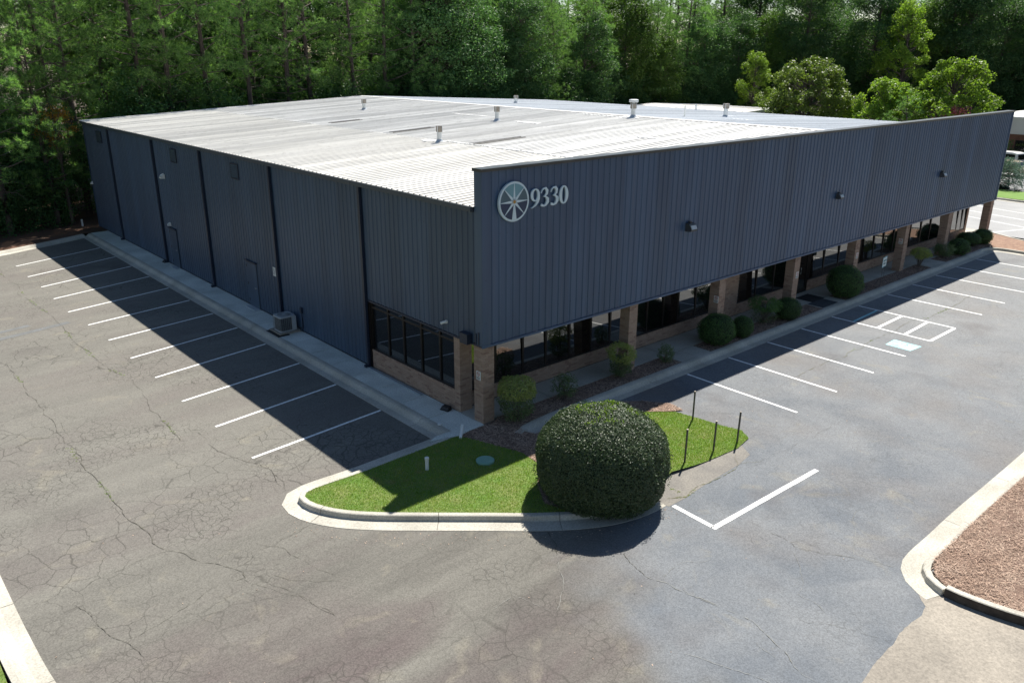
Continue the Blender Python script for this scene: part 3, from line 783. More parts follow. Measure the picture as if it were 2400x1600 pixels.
# blades and straw
def blades(name, polys, n, zf, h=0.05):
    V = []; 
    C = []
    for p, k in zip(polys, n):
        x, y = rand_in(p, k); z = np.array([zf(a, b) for a, b in zip(x, y)])
        C.append(np.stack([x, y, z], 1))
    C = np.concatenate(C); D = R.normal(size=C.shape) * [0.55, 0.55, 0.12] + [0, 0, 1]
    V, F = needles(C, D, R.uniform(0.6, 1.25, len(C)) * h, 0.014)
    return link(name, mesh_np(name, V, F), MA['grass'])
gr = blades('grass', [lawnL, lawnR, [(-13.34, -4), (-13.34, 3), (-14.6, 3), (-14.6, -4)]], [34000, 34000, 6000], lambda x, y: -0.015 if x < 1 else lz(x, y) - 0.002)
tag(gr, 'short mown grass on the kerbed island and beside it', 'grass', kind='stuff')
def straw(polys, n, zf, L=(0.10, 0.22), W=0.012):
    C = []
    for p, k in zip(polys, n):
        x, y = rand_in(p, k); z = np.array([zf(a, b) for a, b in zip(x, y)]) + R.uniform(0.003, 0.03, k)
        C.append(np.stack([x, y, z], 1))
    C = np.concatenate(C); D = R.normal(size=C.shape) * [1, 1, 0.18]; N = R.normal(size=C.shape) * 0.3 + [0, 0, 1]
    V, F = leaves(C, D, N, R.uniform(L[0], L[1], len(C)), W)
    return link('pine_straw', mesh_np('pine_straw', V, F), MA['straw'])
near = [p for p in bedR if p[0] < 15] + [(15, -12.1)]
bedNear = [(14, -12.12), (9.3, -12.1), (6.1, -12.08), (4.36, -12.08), (3.3, -12.1), (2.88, -12.2), (2.54, -12.43), (2.38, -12.75), (2.40, -13.2), (2.56, -13.95), (2.92, -14.9), (3.7, -16.05), (6, -17.2), (14, -17.2)]
tag(straw([bedNear], [42000], lambda x, y: 0.005), 'loose tan pine straw covering the big kerbed bed', 'pine straw', kind='stuff')
tag(straw([bed0] + beds, [15000, 4000, 4000, 3500], lambda x, y: (lz(x, y) if y < -1.0 else -0.025)), 'brown pine straw mulch in the narrow beds along the front', 'mulch', kind='stuff')

# ------------------------------------------------------------------ the warehouse
LX, WY, ZB, ZT, ZE, RX0, ZR = 40.6, 39.5, 2.56, 7.74, 6.67, 20.3, 7.60
wh = empty('warehouse')
tag(wh, 'long dark slate metal-clad warehouse with white ribbed roof and brick columns', 'building')
def part(mb, name, mat, parent=wh, **k): return mb.build(name, [MA[x] for x in mat] if isinstance(mat, (list, tuple)) else MA[mat], parent, **k)
mb = MB(); mb.box(0.04, LX - .04, 0.04, WY - .04, ZB + 0.04, 6.40); mb.box(0.04, LX - .04, 6.42, WY - .04, -0.2, ZB + .038); part(mb, 'inner_wall', 'interior')
mb = MB(); mb.box(0.012, LX - .012, 0.012, 1.6, ZB, ZB + 0.035); part(mb, 'soffit', 'soffit')
mb = MB(); mb.box(0.2, LX - .3, 1.35, 6.4, -0.2, 0.01); part(mb, 'office_floor', 'interior')
mb = MB(); mb.box(0.05, LX - 0.05, 0.05, 0.29, 6.3, ZT - 0.03); part(mb, 'parapet', 'trim')
mb = MB(); mb.box(LX - .03, LX + .01, 1.4, WY, 0, ZE); mb.box(0, LX, WY - .03, WY + .01, 0, ZE); part(mb, 'rear_wall', 'siding')

def rib_panel(w, n, z0, z1, h=0.03):
    """ribbed sheet in the x,z plane facing -y, starting at x=0"""
    pr = [(0, 0)]
    p = w / n
    for i in range(n):
        a = i * p
        pr += [(a + p * .30, 0), (a + p * .38, h), (a + p * .55, h), (a + p * .63, 0)]
    pr += [(w - 0.004, 0), (w - 0.002, -0.012)]
    v = []; f = []
    for x, d in pr: v += [(x, -d, z0), (x, -d, z1)]
    for i in range(len(pr) - 1): f.append((2 * i, 2 * i + 2, 2 * i + 3, 2 * i + 1))
    mb = MB(); mb.add(v, f)
    return mb.mesh('wall_panel')
PW = 0.812
pm = rib_panel(PW, 3, ZB, ZT - 0.07, 0.023); pm.materials.append(MA['siding'])
n = 49
x0 = 0.25
pw = (LX - 0.1 - x0) / n
for i in range(n):
    o = bpy.data.objects.new('wall_panel', pm); COL.objects.link(o); o.parent = wh
    o.location = (x0 + i * pw, 0.0, 0); o.scale = (pw / PW, 1, 1)
mb = MB(); mb.box(-0.035, 0.27, -0.038, 0.0, ZB - 0.01, ZT - 0.06); part(mb, 'corner_trim', 'siding')
mb = MB(); mb.box(LX - 0.1, LX + 0.035, -0.038, 0.05, ZB - 0.01, ZT - 0.06); part(mb, 'corner_trim', 'siding')
mb = MB(); mb.box(-0.04, LX + .04, -0.05, 0.012, ZB - 0.075, ZB - 0.008); part(mb, 'bottom_trim', 'siding')
# side wall panels: upper part over the corner windows, full height behind
pa = rib_panel(PW, 3, ZB, ZE - 0.17, 0.024); pa.materials.append(MA['sidingL'])
pb = rib_panel(PW, 3, 0.04, ZE - 0.17, 0.024); pb.materials.append(MA['sidingL'])
def side_panels(me, ya, yb):
    k = max(1, round((yb - ya) / PW)); w = (yb - ya) / k
    for i in range(k):
        o = bpy.data.objects.new('wall_panel', me); COL.objects.link(o); o.parent = wh
        o.rotation_euler = (0, 0, -math.pi / 2); o.location = (0, yb - i * w, 0); o.scale = (w / PW, 1, 1)
side_panels(pa, 0.28, 6.44); side_panels(pb, 6.5, WY - 0.1)
mb = MB(); mb.box(-0.036, 0.0, 0.0, 0.30, ZB - 0.01, ZT - 0.06); part(mb, 'corner_trim', 'sidingL')
mb = MB(); mb.box(-0.04, 0.02, 0.012, 6.46, ZB - 0.07, ZB - 0.008); part(mb, 'bottom_trim', 'navy')
mb = MB(); mb.box(-0.036, 0.0, WY - .1, WY + .02, 0.02, ZE - .16); part(mb, 'corner_trim', 'sidingL')
# coping
mb = MB(); mb.box(-0.07, LX + 0.06, -0.075, 0.34, ZT - 0.035, ZT + 0.0); mb.box(-0.075, LX + .065, -0.08, -0.06, ZT - 0.085, ZT + .002); mb.box(-0.075, -0.06, -0.06, 0.34, ZT - 0.085, ZT + .002); part(mb, 'coping', 'cap')
# gutter and downspouts
mb = MB()
for a in np.arange(0.36, WY, 6.52):
    b = min(a + 6.5, WY + .05)
    mb.box(-0.16, -0.15, a, b, ZE - 0.15, ZE - 0.015); mb.box(-0.15, -0.03, a, b, ZE - 0.15, ZE - 0.14); mb.box(-0.165, -0.13, a, b, ZE - 0.022, ZE - 0.005)
mb.box(-0.16, -0.02, 0.34, 0.36, ZE - .15, ZE - .01)
part(mb, 'gutter', 'trim')
for yy in (6.46, 13.3, 20.5, 26.9, 34.3):
    mb = MB(); mb.box(-0.125, -0.026, yy - 0.065, yy + 0.065, 0.10, ZE - 0.15)
    mb.box(-0.24, -0.026, yy - 0.062, yy + 0.062, 0.02, 0.10)
    for zz in (0.9, 2.4, 4.0, 5.5): mb.box(-0.132, -0.02, yy - 0.085, yy + 0.085, zz, zz + 0.035)
    part(mb, 'downspout', 'navy')

# roof sheets
def roof_sheet(x0, x1, name, mat, up_sign):
    w = 0.61; pr = [(0, 0)]
    for i in range(2):
        a = i * w / 2
        pr += [(a + .12, 0), (a + .135, .034), (a + .165, .034), (a + .18, 0)]
    pr += [(w, 0)]
    v = []; f = []
    zf = lambda x: ZE + (ZR - ZE) * (1 - abs(x - RX0) / RX0)
    for yy, h in pr: v += [(x0, yy, zf(x0) + h), (x1, yy, zf(x1) + h)]
    for i in range(len(pr) - 1): f.append((2 * i, 2 * i + 1, 2 * i + 3, 2 * i + 2))
    mb = MB(); mb.add(v, f)
    me = mb.mesh(name); me.materials.append(MA[mat]); return me
sheets = [(roof_sheet(-0.10, 8.0, 'roof_sheet', 'roofA', 1), 0.006), (roof_sheet(7.85, RX0, 'roof_sheet', 'roofB', 1), 0.012), (roof_sheet(RX0, LX + 0.05, 'roof_sheet', 'roofC', 1), 0.012)]
ns = int((WY - 0.3) / 0.61)
for i in range(ns + 1):
    for me, dz in sheets:
        o = bpy.data.objects.new('roof_sheet', me); COL.objects.link(o); o.parent = wh; o.location = (0, 0.30 + i * 0.61 - 0.02, dz)
mb = MB(); mb.add([(0, 0.3, ZE - .01), (RX0, 0.3, ZR - .01), (LX, 0.3, ZE - .01), (LX, WY, ZE - .01), (RX0, WY, ZR - .01), (0, WY, ZE - .01)], [(0, 1, 4, 5), (1, 2, 3, 4)])
mb.add([(0, WY, ZE), (RX0, WY, ZR), (LX, WY, ZE), (LX, WY, 6.3), (0, WY, 6.3)], [(0, 1, 2, 3, 4)]); part(mb, 'roof_deck', 'interior')
mb = MB(); mb.prism_y([(RX0 - .2, ZR + .035), (RX0, ZR + .052), (RX0 + .2, ZR + .035), (RX0, ZR + .04)], 0.3, WY + .05); part(mb, 'ridge_cap', 'roofB')
mb = MB(); 
mb.prism_y([(-0.12, ZE + .03), (RX0, ZR + .06), (LX + .07, ZE + .03), (LX + .07, ZE - .12), (RX0, ZR - .1), (-0.12, ZE - .12)], WY, WY + .08); part(mb, 'rake_trim', 'navy')
# translucent panels gone dark
for (xa, xb, yy) in ((7.9, 10.9, 10.2), (8.2, 10.7, 16.8), (8.6, 10.6, 23.2)):
    yy = 0.28 + round((yy - 0.28) / 0.61) * 0.61
    me = roof_sheet(xa, xb, 'skylight_panel', 'skylight', 1)
    o = link('skylight_panel', me, None, wh, (0, yy, 0.018))
# sealant smears along the laps
def smear(x, ya, yb, w, name='sealant_patch'):
    zf = lambda x: ZE + (ZR - ZE) * (1 - abs(x - RX0) / RX0)
    mb = MB(); y = ya
    while y < yb:
        a = y; b = min(y + rnd.uniform(.2, .5), yb); c = rnd.uniform(.4, 1) * w
        mb.box(x - c, x + c, a, b, zf(x) - .01, zf(x) + 0.036 + rnd.uniform(0, .008)); y = b + rnd.uniform(0, .12)
    part(mb, name, 'sealant')
for s in ((7.95, 0.5, 12.0, .10), (7.95, 24.5, 37.5, .05), (15.8, 18.9, 22.0, .14), (19.6, 10.9, 15.0, .14), (15.0, 13.6, 15.6, .25), (7.7, 12.0, 13.4, .5), (20.2, 19.5, 22.5, .25), (14.0, 5.0, 6.2, .2), (26, 8, 9.5, .12), (30, 12, 12.8, .12)): smear(*s)
# roof vents
def vent(x, y, ztop, r, style):
    zf = ZE + (ZR - ZE) * (1 - abs(x - RX0) / RX0)
    h = ztop - zf
    body = MB(); body.tube([(x, y, zf - .05), (x, y, ztop - h * .32)], r, 16)
    b = part(body, 'roof_vent', 'galv')
    fl = MB(); fl.tube([(x, y, zf), (x, y, zf + .10), (x, y, zf + .14)], [r * 1.9, r * 1.25, r * 1.02], 16); fl.build('flashing', MA['galv'], b)
    c = MB(); c.tube([(x, y, ztop - h * .36), (x, y, ztop - h * .05), (x, y, ztop)], [r * 1.35, r * 1.35, r * 1.3], 16)
    c.build('vent_cap', MA['capmetal'], b)
    for t in range(4):
        a = t * math.pi / 2 + .4
        s = MB(); s.box(x + r * 1.37 * math.cos(a) - .012, x + r * 1.37 * math.cos(a) + .012, y + r * 1.37 * math.sin(a) - .012, y + r * 1.37 * math.sin(a) + .012, ztop - h * .36, ztop); s.build('cap_strap', MA['galv'], b)
    if style == 1:
        t = MB(); t.tube([(x, y, ztop), (x, y, ztop + .06)], r * .6, 12); t.tube([(x, y, ztop + .05), (x, y, ztop + .08), (x, y, ztop + .19), (x, y, ztop + .21)], [r * 1.5, r * 2.1, r * 2.1, r * 1.4], 18)
        t.build('rain_hood', MA['galv'], b)
vent(7.59, 12.22, 7.73, .11, 0); vent(14.08, 29.04, 7.98, .12, 0); vent(14.69, 16.62, 8.1, .115, 0); vent(27.22, 29.2, 7.86, .12, 0)
vent(19.96, 11.64, 8.30, .12, 1); vent(28.12, 11.43, 8.03, .13, 0)
body = MB(); body.tube([(23.92, 11.26, 7.3), (23.92, 11.26, 8.08)], .045, 10); part(body, 'vent_pipe', 'white')
body = MB(); body.tube([(38.3, 21.05, 6.7), (38.3, 21.05, 7.23)], .07, 10); part(body, 'vent_pipe', 'galv')
# louvres
for (ya, yb) in ((16.3, 17.1), (23.55, 24.35), (35.75, 36.75)):
    fr = MB(); y0, y1, z0, z1 = ya, yb, 5.60, 6.28
    for bx in ((y0, y1, z0, z0 + .05), (y0, y1, z1 - .05, z1), (y0, y0 + .05, z0 + .05, z1 - .05), (y1 - .05, y1, z0 + .05, z1 - .05)): fr.box(-0.06, -0.026, *bx)
    l = part(fr, 'louvre_vent', 'navy')
    for k in range(7):
        s = MB(); z = z0 + .075 + k * .08
        s.add([(-0.03, y0 + .05, z + .06), (-0.03, y1 - .05, z + .06), (-0.07, y1 - .05, z), (-0.07, y0 + .05, z), (-0.035, y0 + .05, z + .065), (-0.035, y1 - .05, z + .065), (-0.078, y1 - .05, z + .005), (-0.078, y0 + .05, z + .005)], [(0, 1, 2, 3), (7, 6, 5, 4), (3, 2, 6, 7), (0, 3, 7, 4), (1, 5, 6, 2)])
        s.build('slat', MA['trim'], l)
# doors
def side_door(ya, yb, h, knob_y):
    m_ = MB(); m_.box(-0.045, -0.028, ya - .03, yb + .03, 0.02, h + .03); fr = part(m_, 'door_frame', 'trim')
    m_ = MB(); m_.box(-0.060, -0.046, ya, yb, 0.03, h); d = m_.build('door_leaf', MA['sidingL'], fr)
    m_ = MB(); m_.box(-0.12, -0.03, ya - .08, yb + .08, h + .06, h + .10); m_.build('drip_cap', MA['navy'], fr)
    m_ = MB(); m_.tube([(-0.06, knob_y, .97), (-0.115, knob_y, .97)], .028, 10); m_.box(-.118, -.105, knob_y - .02, knob_y + .10, .955, .985); m_.build('handle', MA['chrome'], fr)
    for z in (.25, 1.0, 1.8):
        m_ = MB(); yk = yb if knob_y < (ya + yb) / 2 else ya
        m_.box(-.07, -.059, yk - .03, yk + .03, z, z + .11); m_.build('hinge', MA['black'], fr)
    m_ = MB(); m_.box(-0.3, -0.03, ya, yb, 0.0, 0.022); m_.build('threshold', MA['galv'], fr)
side_door(15.5, 16.45, 2.03, 15.6); side_door(25.03, 25.93, 2.0, 25.13)
# conduit with switch box, corner utility box
m_ = MB(); m_.box(-.11, -.028, 11.42, 11.56, .82, 1.06); m_.tube([(-.06, 11.49, .82), (-.06, 11.50, .12), (-.14, 11.6, .08)], .018, 8); part(m_, 'conduit', 'navy')
m_ = MB(); m_.box(-.21, -.037, .50, .86, 2.50, 2.80); m_.box(-.225, -.037, .48, .88, 2.80, 2.83); part(m_, 'junction_box', 'navy')
m_ = MB(); m_.box(-.06, -.037, .12, .17, 2.56, 2.95); m_.box(-.06, -.037, .24, .28, 2.56, 2.90); part(m_, 'junction_box', 'navy')
# ------------------------------------------------------------------ brickwork
def course_boxes_x(x0, x1, yf, z, odd, depth=0.09, bl=0.203, bh=0.060):
    """one course along x whose face lies at y = yf and looks to -y"""
    out = []; a = x0 - (bl / 2 if odd else 0)
    while a < x1 - 0.02:
        b = a + bl - 0.010
        p, q = max(a, x0), min(b, x1)
        if q - p > 0.03: out.append((p, q, yf + rnd.uniform(-.002, .002), yf + depth, z, z + bh))
        a += bl
    return out
def course_boxes_y(y0, y1, xf, z, odd, depth=0.09, bl=0.203, bh=0.060, sign=1):
    out = []; a = y0 - (bl / 2 if odd else 0)
    while a < y1 - 0.02:
        b = a + bl - 0.010
        p, q = max(a, y0), min(b, y1)
        if q - p > 0.03: out.append((min(xf + rnd.uniform(-.002, .002), xf + sign * depth), max(xf, xf + sign * depth), p, q, z, z + bh))
        a += bl
    return out
CH = 0.0705
brick_cache = {}
indiv = [0]
def put_bricks(boxes, parent, single):
    if not single:
        mb = MB()
        for b in boxes: mb.box(*b)
        o = mb.build('brickwork', MA['brick'], parent); o['kind'] = 'stuff'; return
    for b in boxes:
        k = tuple(round(v, 3) for v in (b[1] - b[0], b[3] - b[2], b[5] - b[4]))
        if k not in brick_cache:
            mb = MB(); mb.box(-k[0] / 2, k[0] / 2, -k[1] / 2, k[1] / 2, -k[2] / 2, k[2] / 2)
            me = mb.mesh('brick'); me.materials.append(MA['brick']); brick_cache[k] = me
        o = bpy.data.objects.new('brick', brick_cache[k]); COL.objects.link(o); o.parent = parent
        o.location = ((b[0] + b[1]) / 2, (b[2] + b[3]) / 2, (b[4] + b[5]) / 2); indiv[0] += 1
def column(x0, x1, y0, y1, z0=0.0, z1=ZB - 0.078, single=False):
    mb = MB(); mb.box(x0 + .01, x1 - .01, y0 + .01, y1 - .01, z0 - 0.2, z1)
    c = mb.build('brick_column', MA['mortar'], wh)
    vis = []; hid = []
    n = int((z1 - z0) / CH) + 1
    for k in range(n):
        z = z0 + k * CH; bh = min(0.060, z1 - z)
        if bh < 0.02: break
        D = 0.09
        def split(a, b, m):
            w = (b - a - 0.010 * (m - 1)) / m
            return [(a + i * (w + .010), a + i * (w + .010) + w) for i in range(m)]
        if k % 2 == 0:
            fx = split(x0, x1, max(1, round((x1 - x0) / .21))); fy = split(y0 + D + .01, y1 - D - .01, max(1, round((y1 - y0 - 2 * D) / .21)))
        else:
            fx = split(x0 + D + .01, x1 - D - .01, max(1, round((x1 - x0 - 2 * D) / .21))); fy = split(y0, y1, max(1, round((y1 - y0) / .21)))
        j = lambda: rnd.uniform(0, .0025)
        for a, b in fx: vis.append((a, b, y0 + j(), y0 + D, z, z + bh)); hid.append((a, b, y1 - D, y1 - j(), z, z + bh))
        for a, b in fy: vis.append((x0 + j(), x0 + D, a, b, z, z + bh)); hid.append((x1 - D, x1 - j(), a, b, z, z + bh))
    put_bricks(vis, c, single); put_bricks(hid, c, False)
    return c
column(0.02, 0.46, 0.03, 0.46, single=True)
column(0.02, 0.50, 1.17, 1.455, single=True)
for x in (6.69, 12.04, 17.62, 23.11, 28.49, 33.89): column(x, x + .43, 0.04, 0.47)
column(40.13, 40.57, 0.04, 0.47)
YW = 1.35
def wall_x(x0, x1, z1, name='brick_wall', cap=True):
    mb = MB(); mb.box(x0, x1, YW + .01, YW + .24, -0.2, z1 - .02); c = mb.build(name, MA['mortar'], wh)
    bx = []; n = int((z1 - (0.07 if cap else 0)) / CH)
    for k in range(n): bx += course_boxes_x(x0, x1, YW, 0.005 + k * CH, k % 2)
    if cap:
        a = x0
        while a < x1 - .03: bx.append((a, min(a + .058, x1), YW - .012, YW + .10, 0.005 + n * CH, z1)); a += .068
    put_bricks(bx, c, False)
wall_x(0.50, 13.7, 0.50); wall_x(13.7, 15.44, 2.53, cap=False); wall_x(15.44, 20.42, 0.50); wall_x(21.38, 36.55, 0.50); wall_x(36.55, 38.12, 2.53, cap=False); wall_x(38.12, 40.3, 0.50); wall_x(40.3, 40.58, 2.53, cap=False)
# side wall below the corner windows
mb = MB(); mb.box(0.03, .24, 1.455, 6.42, -0.2, .67); c = mb.build('brick_wall', MA['mortar'], wh)
bx = []; nn = 8
for k in range(nn + 1): bx += course_boxes_y(1.46, 6.42, 0.02, 0.005 + k * CH, k % 2)
a = 1.46
cap = []
while a < 6.40: cap.append((0.008, .12, a, min(a + .058, 6.42), 0.005 + (nn + 1) * CH, .70)); a += .068
nearb = sorted(bx, key=lambda b: b[2])
k = max(0, 296 - indiv[0])
put_bricks(nearb[:k], c, True); put_bricks(nearb[k:] + cap, c, False)

# ------------------------------------------------------------------ windows
def win_x(x0, x1, z0, z1, y=YW + .07, t=0.05):
    mb = MB()
    mb.box(x0, x0 + t, y - .05, y + .05, z0, z1); mb.box(x1 - t * .6, x1, y - .05, y + .05, z0, z1)
    mb.box(x0 + t, x1 - t * .6, y - .05, y + .05, z0, z0 + t); mb.box(x0 + t, x1 - t * .6, y - .05, y + .05, z1 - t, z1)
    w = mb.build('window', MA['frame'], wh)
    p = MB(); a_, b_, c_, d_ = x0 + t, x1 - t * .6, z0 + t, z1 - t
    lean = (z1 - z0) * rnd.uniform(.017, .021)
    p.add([(a_, y - lean - .004, c_), (b_, y - lean - .004, c_), (b_, y - lean + .004, c_), (a_, y - lean + .004, c_), (a_, y + lean - .004, d_), (b_, y + lean - .004, d_), (b_, y + lean + .004, d_), (a_, y + lean + .004, d_)], [(0, 3, 2, 1), (4, 5, 6, 7), (0, 1, 5, 4), (1, 2, 6, 5), (2, 3, 7, 6), (3, 0, 4, 7)])
    p.build('pane', MA['glass'], w)
for bay in ([0.52, 1.64, 2.85, 3.92, 5.07, 6.17, 7.21, 8.25, 9.33, 10.33, 11.26, 12.42, 13.68], [15.45, 16.86, 18.3, 19.37, 20.4], [21.45, 22.78, 24.25, 25.38, 26.5, 27.98, 29.08, 30.3, 31.3, 32.38, 33.75, 35.05, 36.53], [38.13, 39.0, 39.7, 40.3]):
    for a, b in zip(bay, bay[1:]): win_x(a, b, 0.505, ZB)
# entrance door
mb = MB(); mb.box(20.42, 20.47, 1.37, 1.47, 0, 2.5); mb.box(21.33, 21.38, 1.37, 1.47, 0, 2.5); mb.box(20.47, 21.33, 1.37, 1.47, 2.1, 2.15); fr = mb.build('entrance_door', MA['frame'], wh)
mb = MB(); mb.box(20.48, 20.56, 1.39, 1.44, 0.01, 2.09); mb.box(21.24, 21.32, 1.39, 1.44, 0.01, 2.09); mb.box(20.56, 21.24, 1.39, 1.44, 0.01, .16); mb.box(20.56, 21.24, 1.39, 1.44, 2.0, 2.09); mb.build('door_leaf', MA['frame'], fr)
mb = MB(); mb.box(20.56, 21.24, 1.41, 1.42, .16, 2.0); mb.box(20.47, 21.33, 1.41, 1.42, 2.15, 2.5); mb.build('pane', MA['glass'], fr)
mb = MB(); mb.tube([(20.62, 1.35, .95), (20.62, 1.33, 1.0), (20.62, 1.33, 1.2), (20.62, 1.35, 1.25)], .014, 8); mb.build('handle', MA['chrome'], fr)
# side windows
ys = [1.46, 2.24, 3.27, 4.3, 5.24, 6.3]
for a, b in zip(ys, ys[1:]):
    mb = MB(); X0, X1, t = 0.04, 0.13, .05
    mb.box(X0, X1, a, a + t * .6, .70, ZB); mb.box(X0, X1, b - t, b, .70, ZB); mb.box(X0, X1, a + t * .6, b - t, .70, .76); mb.box(X0, X1, a + t * .6, b - t, 2.27, 2.33); mb.box(X0, X1, a + t * .6, b - t, ZB - .04, ZB)
    w = mb.build('window', MA['frame'], wh)
    mb = MB(); mb.box(.08, .092, a + t * .6, b - t, .76, 2.27); mb.build('pane', MA['glass'], w)
    mb = MB(); mb.box(.08, .092, a + t * .6, b - t, 2.33, ZB - .04); mb.build('transom_pane', MA['glass'], w)
mb = MB(); mb.box(0.0, 0.10, 6.3, 6.45, 0, ZB); mb.build('end_post', MA['frame'], wh)
def blind(x0, x1, y0, y1, z0, z1, mat='blind'):
    mb = MB(); mb.box(x0, x1, y0, y1, z0, z1); part(mb, 'blind', mat)
blind(.12, .13, 3.32, 4.22, .78, 2.28, 'white'); blind(.12, .13, 1.5, 2.2, .78, 2.28, 'white'); blind(.16, .17, 2.3, 3.2, 1.0, 2.28, 'interior'); blind(.12, .13, 4.35, 5.15, 1.75, 2.28, 'white'); blind(.12, .13, 5.3, 6.2, 1.9, 2.28, 'white'); blind(.16, .17, 5.95, 6.25, .74, 1.9)
for xa, xb, z in ((2.9, 3.85, 1.5), (6.2, 7.2, 1.2), (21.5, 22.7, .6), (26.6, 27.9, .6), (28.05, 29.0, 1.6), (32.5, 33.7, 1.0), (16.9, 18.2, 1.3)): blind(xa, xb, YW + .16, YW + .17, z, 2.5)
blind(38.75, 39.0, YW + .15, YW + .16, .55, 2.5, 'yellow'); blind(39.1, 39.65, YW + .15, YW + .16, .6, 2.5)

# ------------------------------------------------------------------ fittings on the walls
def wall_light(loc, label, face='-y', s=1.0, mat='lampbody'):
    e = empty('wall_light', loc, 0 if face == '-y' else -math.pi / 2)
    tag(e, label, 'wall light', 'wall lights')
    s *= .86
    w, d, h = .30 * s, .24 * s, .26 * s
    mb = MB(); pr = [(0, h / 2), (-d * .55, h * .46), (-d, -h * .22), (-d * .95, -h * .42), (0, -h / 2)]
    v = [(-w / 2, p[0], p[1]) for p in pr] + [(w / 2, p[0], p[1]) for p in pr]; n = len(pr)
    mb.add(v, [tuple(range(n)), tuple(reversed(range(n, 2 * n)))] + [((i + 1) % n, i, n + i, n + (i + 1) % n) for i in range(n)])
    mb.box(-w * .12, w * .12, -d * .4, 0, h / 2 - .01, h / 2 + .05 * s)
    mb.build('housing', MA[mat], e)
    k1, k2 = (-d * .70, h * .235), (-d * .98, -h * .19)
    q = [(-w * .42, k1[0], k1[1]), (w * .42, k1[0], k1[1]), (w * .42, k2[0], k2[1]), (-w * .42, k2[0], k2[1])]
    mb = MB(); mb.add(q + [(x, y - .02, z + .012) for x, y, z in q], [(0, 1, 2, 3), (7, 6, 5, 4), (0, 4, 5, 1), (1, 5, 6, 2), (2, 6, 7, 3), (3, 7, 4, 0)])
    mb.build('lens', MA['lens'], e)
    return e
wall_light((9.6, -.035, 4.88), 'dark boxy floodlight nearest the round logo on the front wall', s=1.35)
wall_light((20.45, -.035, 4.85), 'dark boxy floodlight in the middle of the front wall', s=1.15)
wall_light((31.5, -.035, 4.82), 'dark boxy floodlight towards the far end of the front wall', s=1.25)
wall_light((-.03, 25.72, 4.74), 'pale wall light high above the far side door', '-x', 1.0, 'white')
wall_light((-.03, 25.72, 2.26), 'small pale light right above the far side door', '-x', .7, 'white')
wall_light((-.03, 39.3, 2.85), 'small light at the far rear corner of the side wall', '-x', .7, 'white')
e = empty('security_camera', (-.03, 1.72, 2.90)); tag(e, 'white bullet camera on the side wall above the corner windows', 'camera')
mb = MB(); mb.tube([(0, 0, 0), (-.05, 0, 0)], .055, 12); mb.build('mount', MA['white'], e)
mb = MB(); mb.tube([(-.05, 0, 0.0), (-.10, .04, -.01), (-.17, .10, -.05)], [.04, .045, .045], 12); mb.build('barrel', MA['white'], e)
mb = MB(); mb.tube([(-.17, .10, -.05), (-.18, .11, -.056)], .035, 12); mb.build('lens', MA['black'], e)

# round logo sign and house number
lg = empty('logo_sign', (1.11, -.04, 6.73)); tag(lg, 'round wheel logo with pale rays and gold hub above the corner', 'sign')
def disc(r, y0, y1, n=64, inner=0):
    mb = MB(); mb.prism_y([(r * math.cos(2 * math.pi * i / n), r * math.sin(2 * math.pi * i / n)) for i in range(n)], y0, y1); return mb
disc(.575, -.07, 0).build('rim_disc', MA['logolight'], lg)
for i in range(8):
    a0, a1 = i * math.pi / 4, (i + 1) * math.pi / 4
    mat = 'teal' if i in (1, 2) else ('tealdark' if i in (0, 3) else 'logonavy')
    mb = MB(); mb.prism_y([(0, 0)] + [(.515 * math.cos(t), .515 * math.sin(t)) for t in np.linspace(a0, a1, 9)], -.076, -.069); mb.build('sector', MA[mat], lg)
for i in range(8):
    a = i * math.pi / 4
    c_, s_ = math.cos(a), math.sin(a)
    if i == 6: pr = [(-.02, -.05), (-.088, -.512), (.088, -.512), (.02, -.05)]
    else:
        pr = [(-s_ * .045 + c_ * .03, c_ * .045 + s_ * .03), (-s_ * .006 + c_ * .515, c_ * .006 + s_ * .515), (s_ * .006 + c_ * .515, -c_ * .006 + s_ * .515), (s_ * .045 + c_ * .03, -c_ * .045 + s_ * .03)]
        pr = pr[::-1]
    mb = MB(); mb.prism_y(pr, -.082, -.075); mb.build('ray', MA['logolight'], lg)
disc(.062, -.086, -.08, 24).build('hub_ring', MA['logolight'], lg); disc(.05, -.092, -.085, 24).build('hub', MA['gold'], lg)
num = empty('house_number', (0, -.035, 0)); tag(num, 'pale serif number 9330 to the right of the round logo', 'number sign')
def ribbon_glyph(strokes, ox, oz, w, h, name, parent):
    mb = MB()
    for si, pts in enumerate(strokes):
        v = []; f = []; fy = -.045 - .004 * si
        n = len(pts)
        for i, (x, z, t) in enumerate(pts):
            a = pts[max(i - 1, 0)]; b = pts[min(i + 1, n - 1)]
            if abs(pts[0][0] - pts[-1][0]) < 1e-6 and abs(pts[0][1] - pts[-1][1]) < 1e-6 and i in (0, n - 1): a = pts[-2]; b = pts[1]
            d = Vector(((b[0] - a[0]) * w, (b[1] - a[1]) * h)).normalized()
            nx, nz = -d.y * t / 2, d.x * t / 2
            X, Z = ox + x * w, oz + z * h
            v += [(X + nx, fy, Z + nz), (X - nx, fy, Z - nz), (X + nx, 0, Z + nz), (X - nx, 0, Z - nz)]
            if i:
                q = 4 * i
                f += [(q - 4, q - 3, q + 1, q), (q - 4, q, q + 2, q - 2), (q - 3, q - 1, q + 3, q + 1)]
        f += [(0, 2, 3, 1), (4 * n - 4, 4 * n - 3, 4 * n - 1, 4 * n - 2)]
        mb.add(v, f)
    mb.build(name, MA['logolight'], parent)
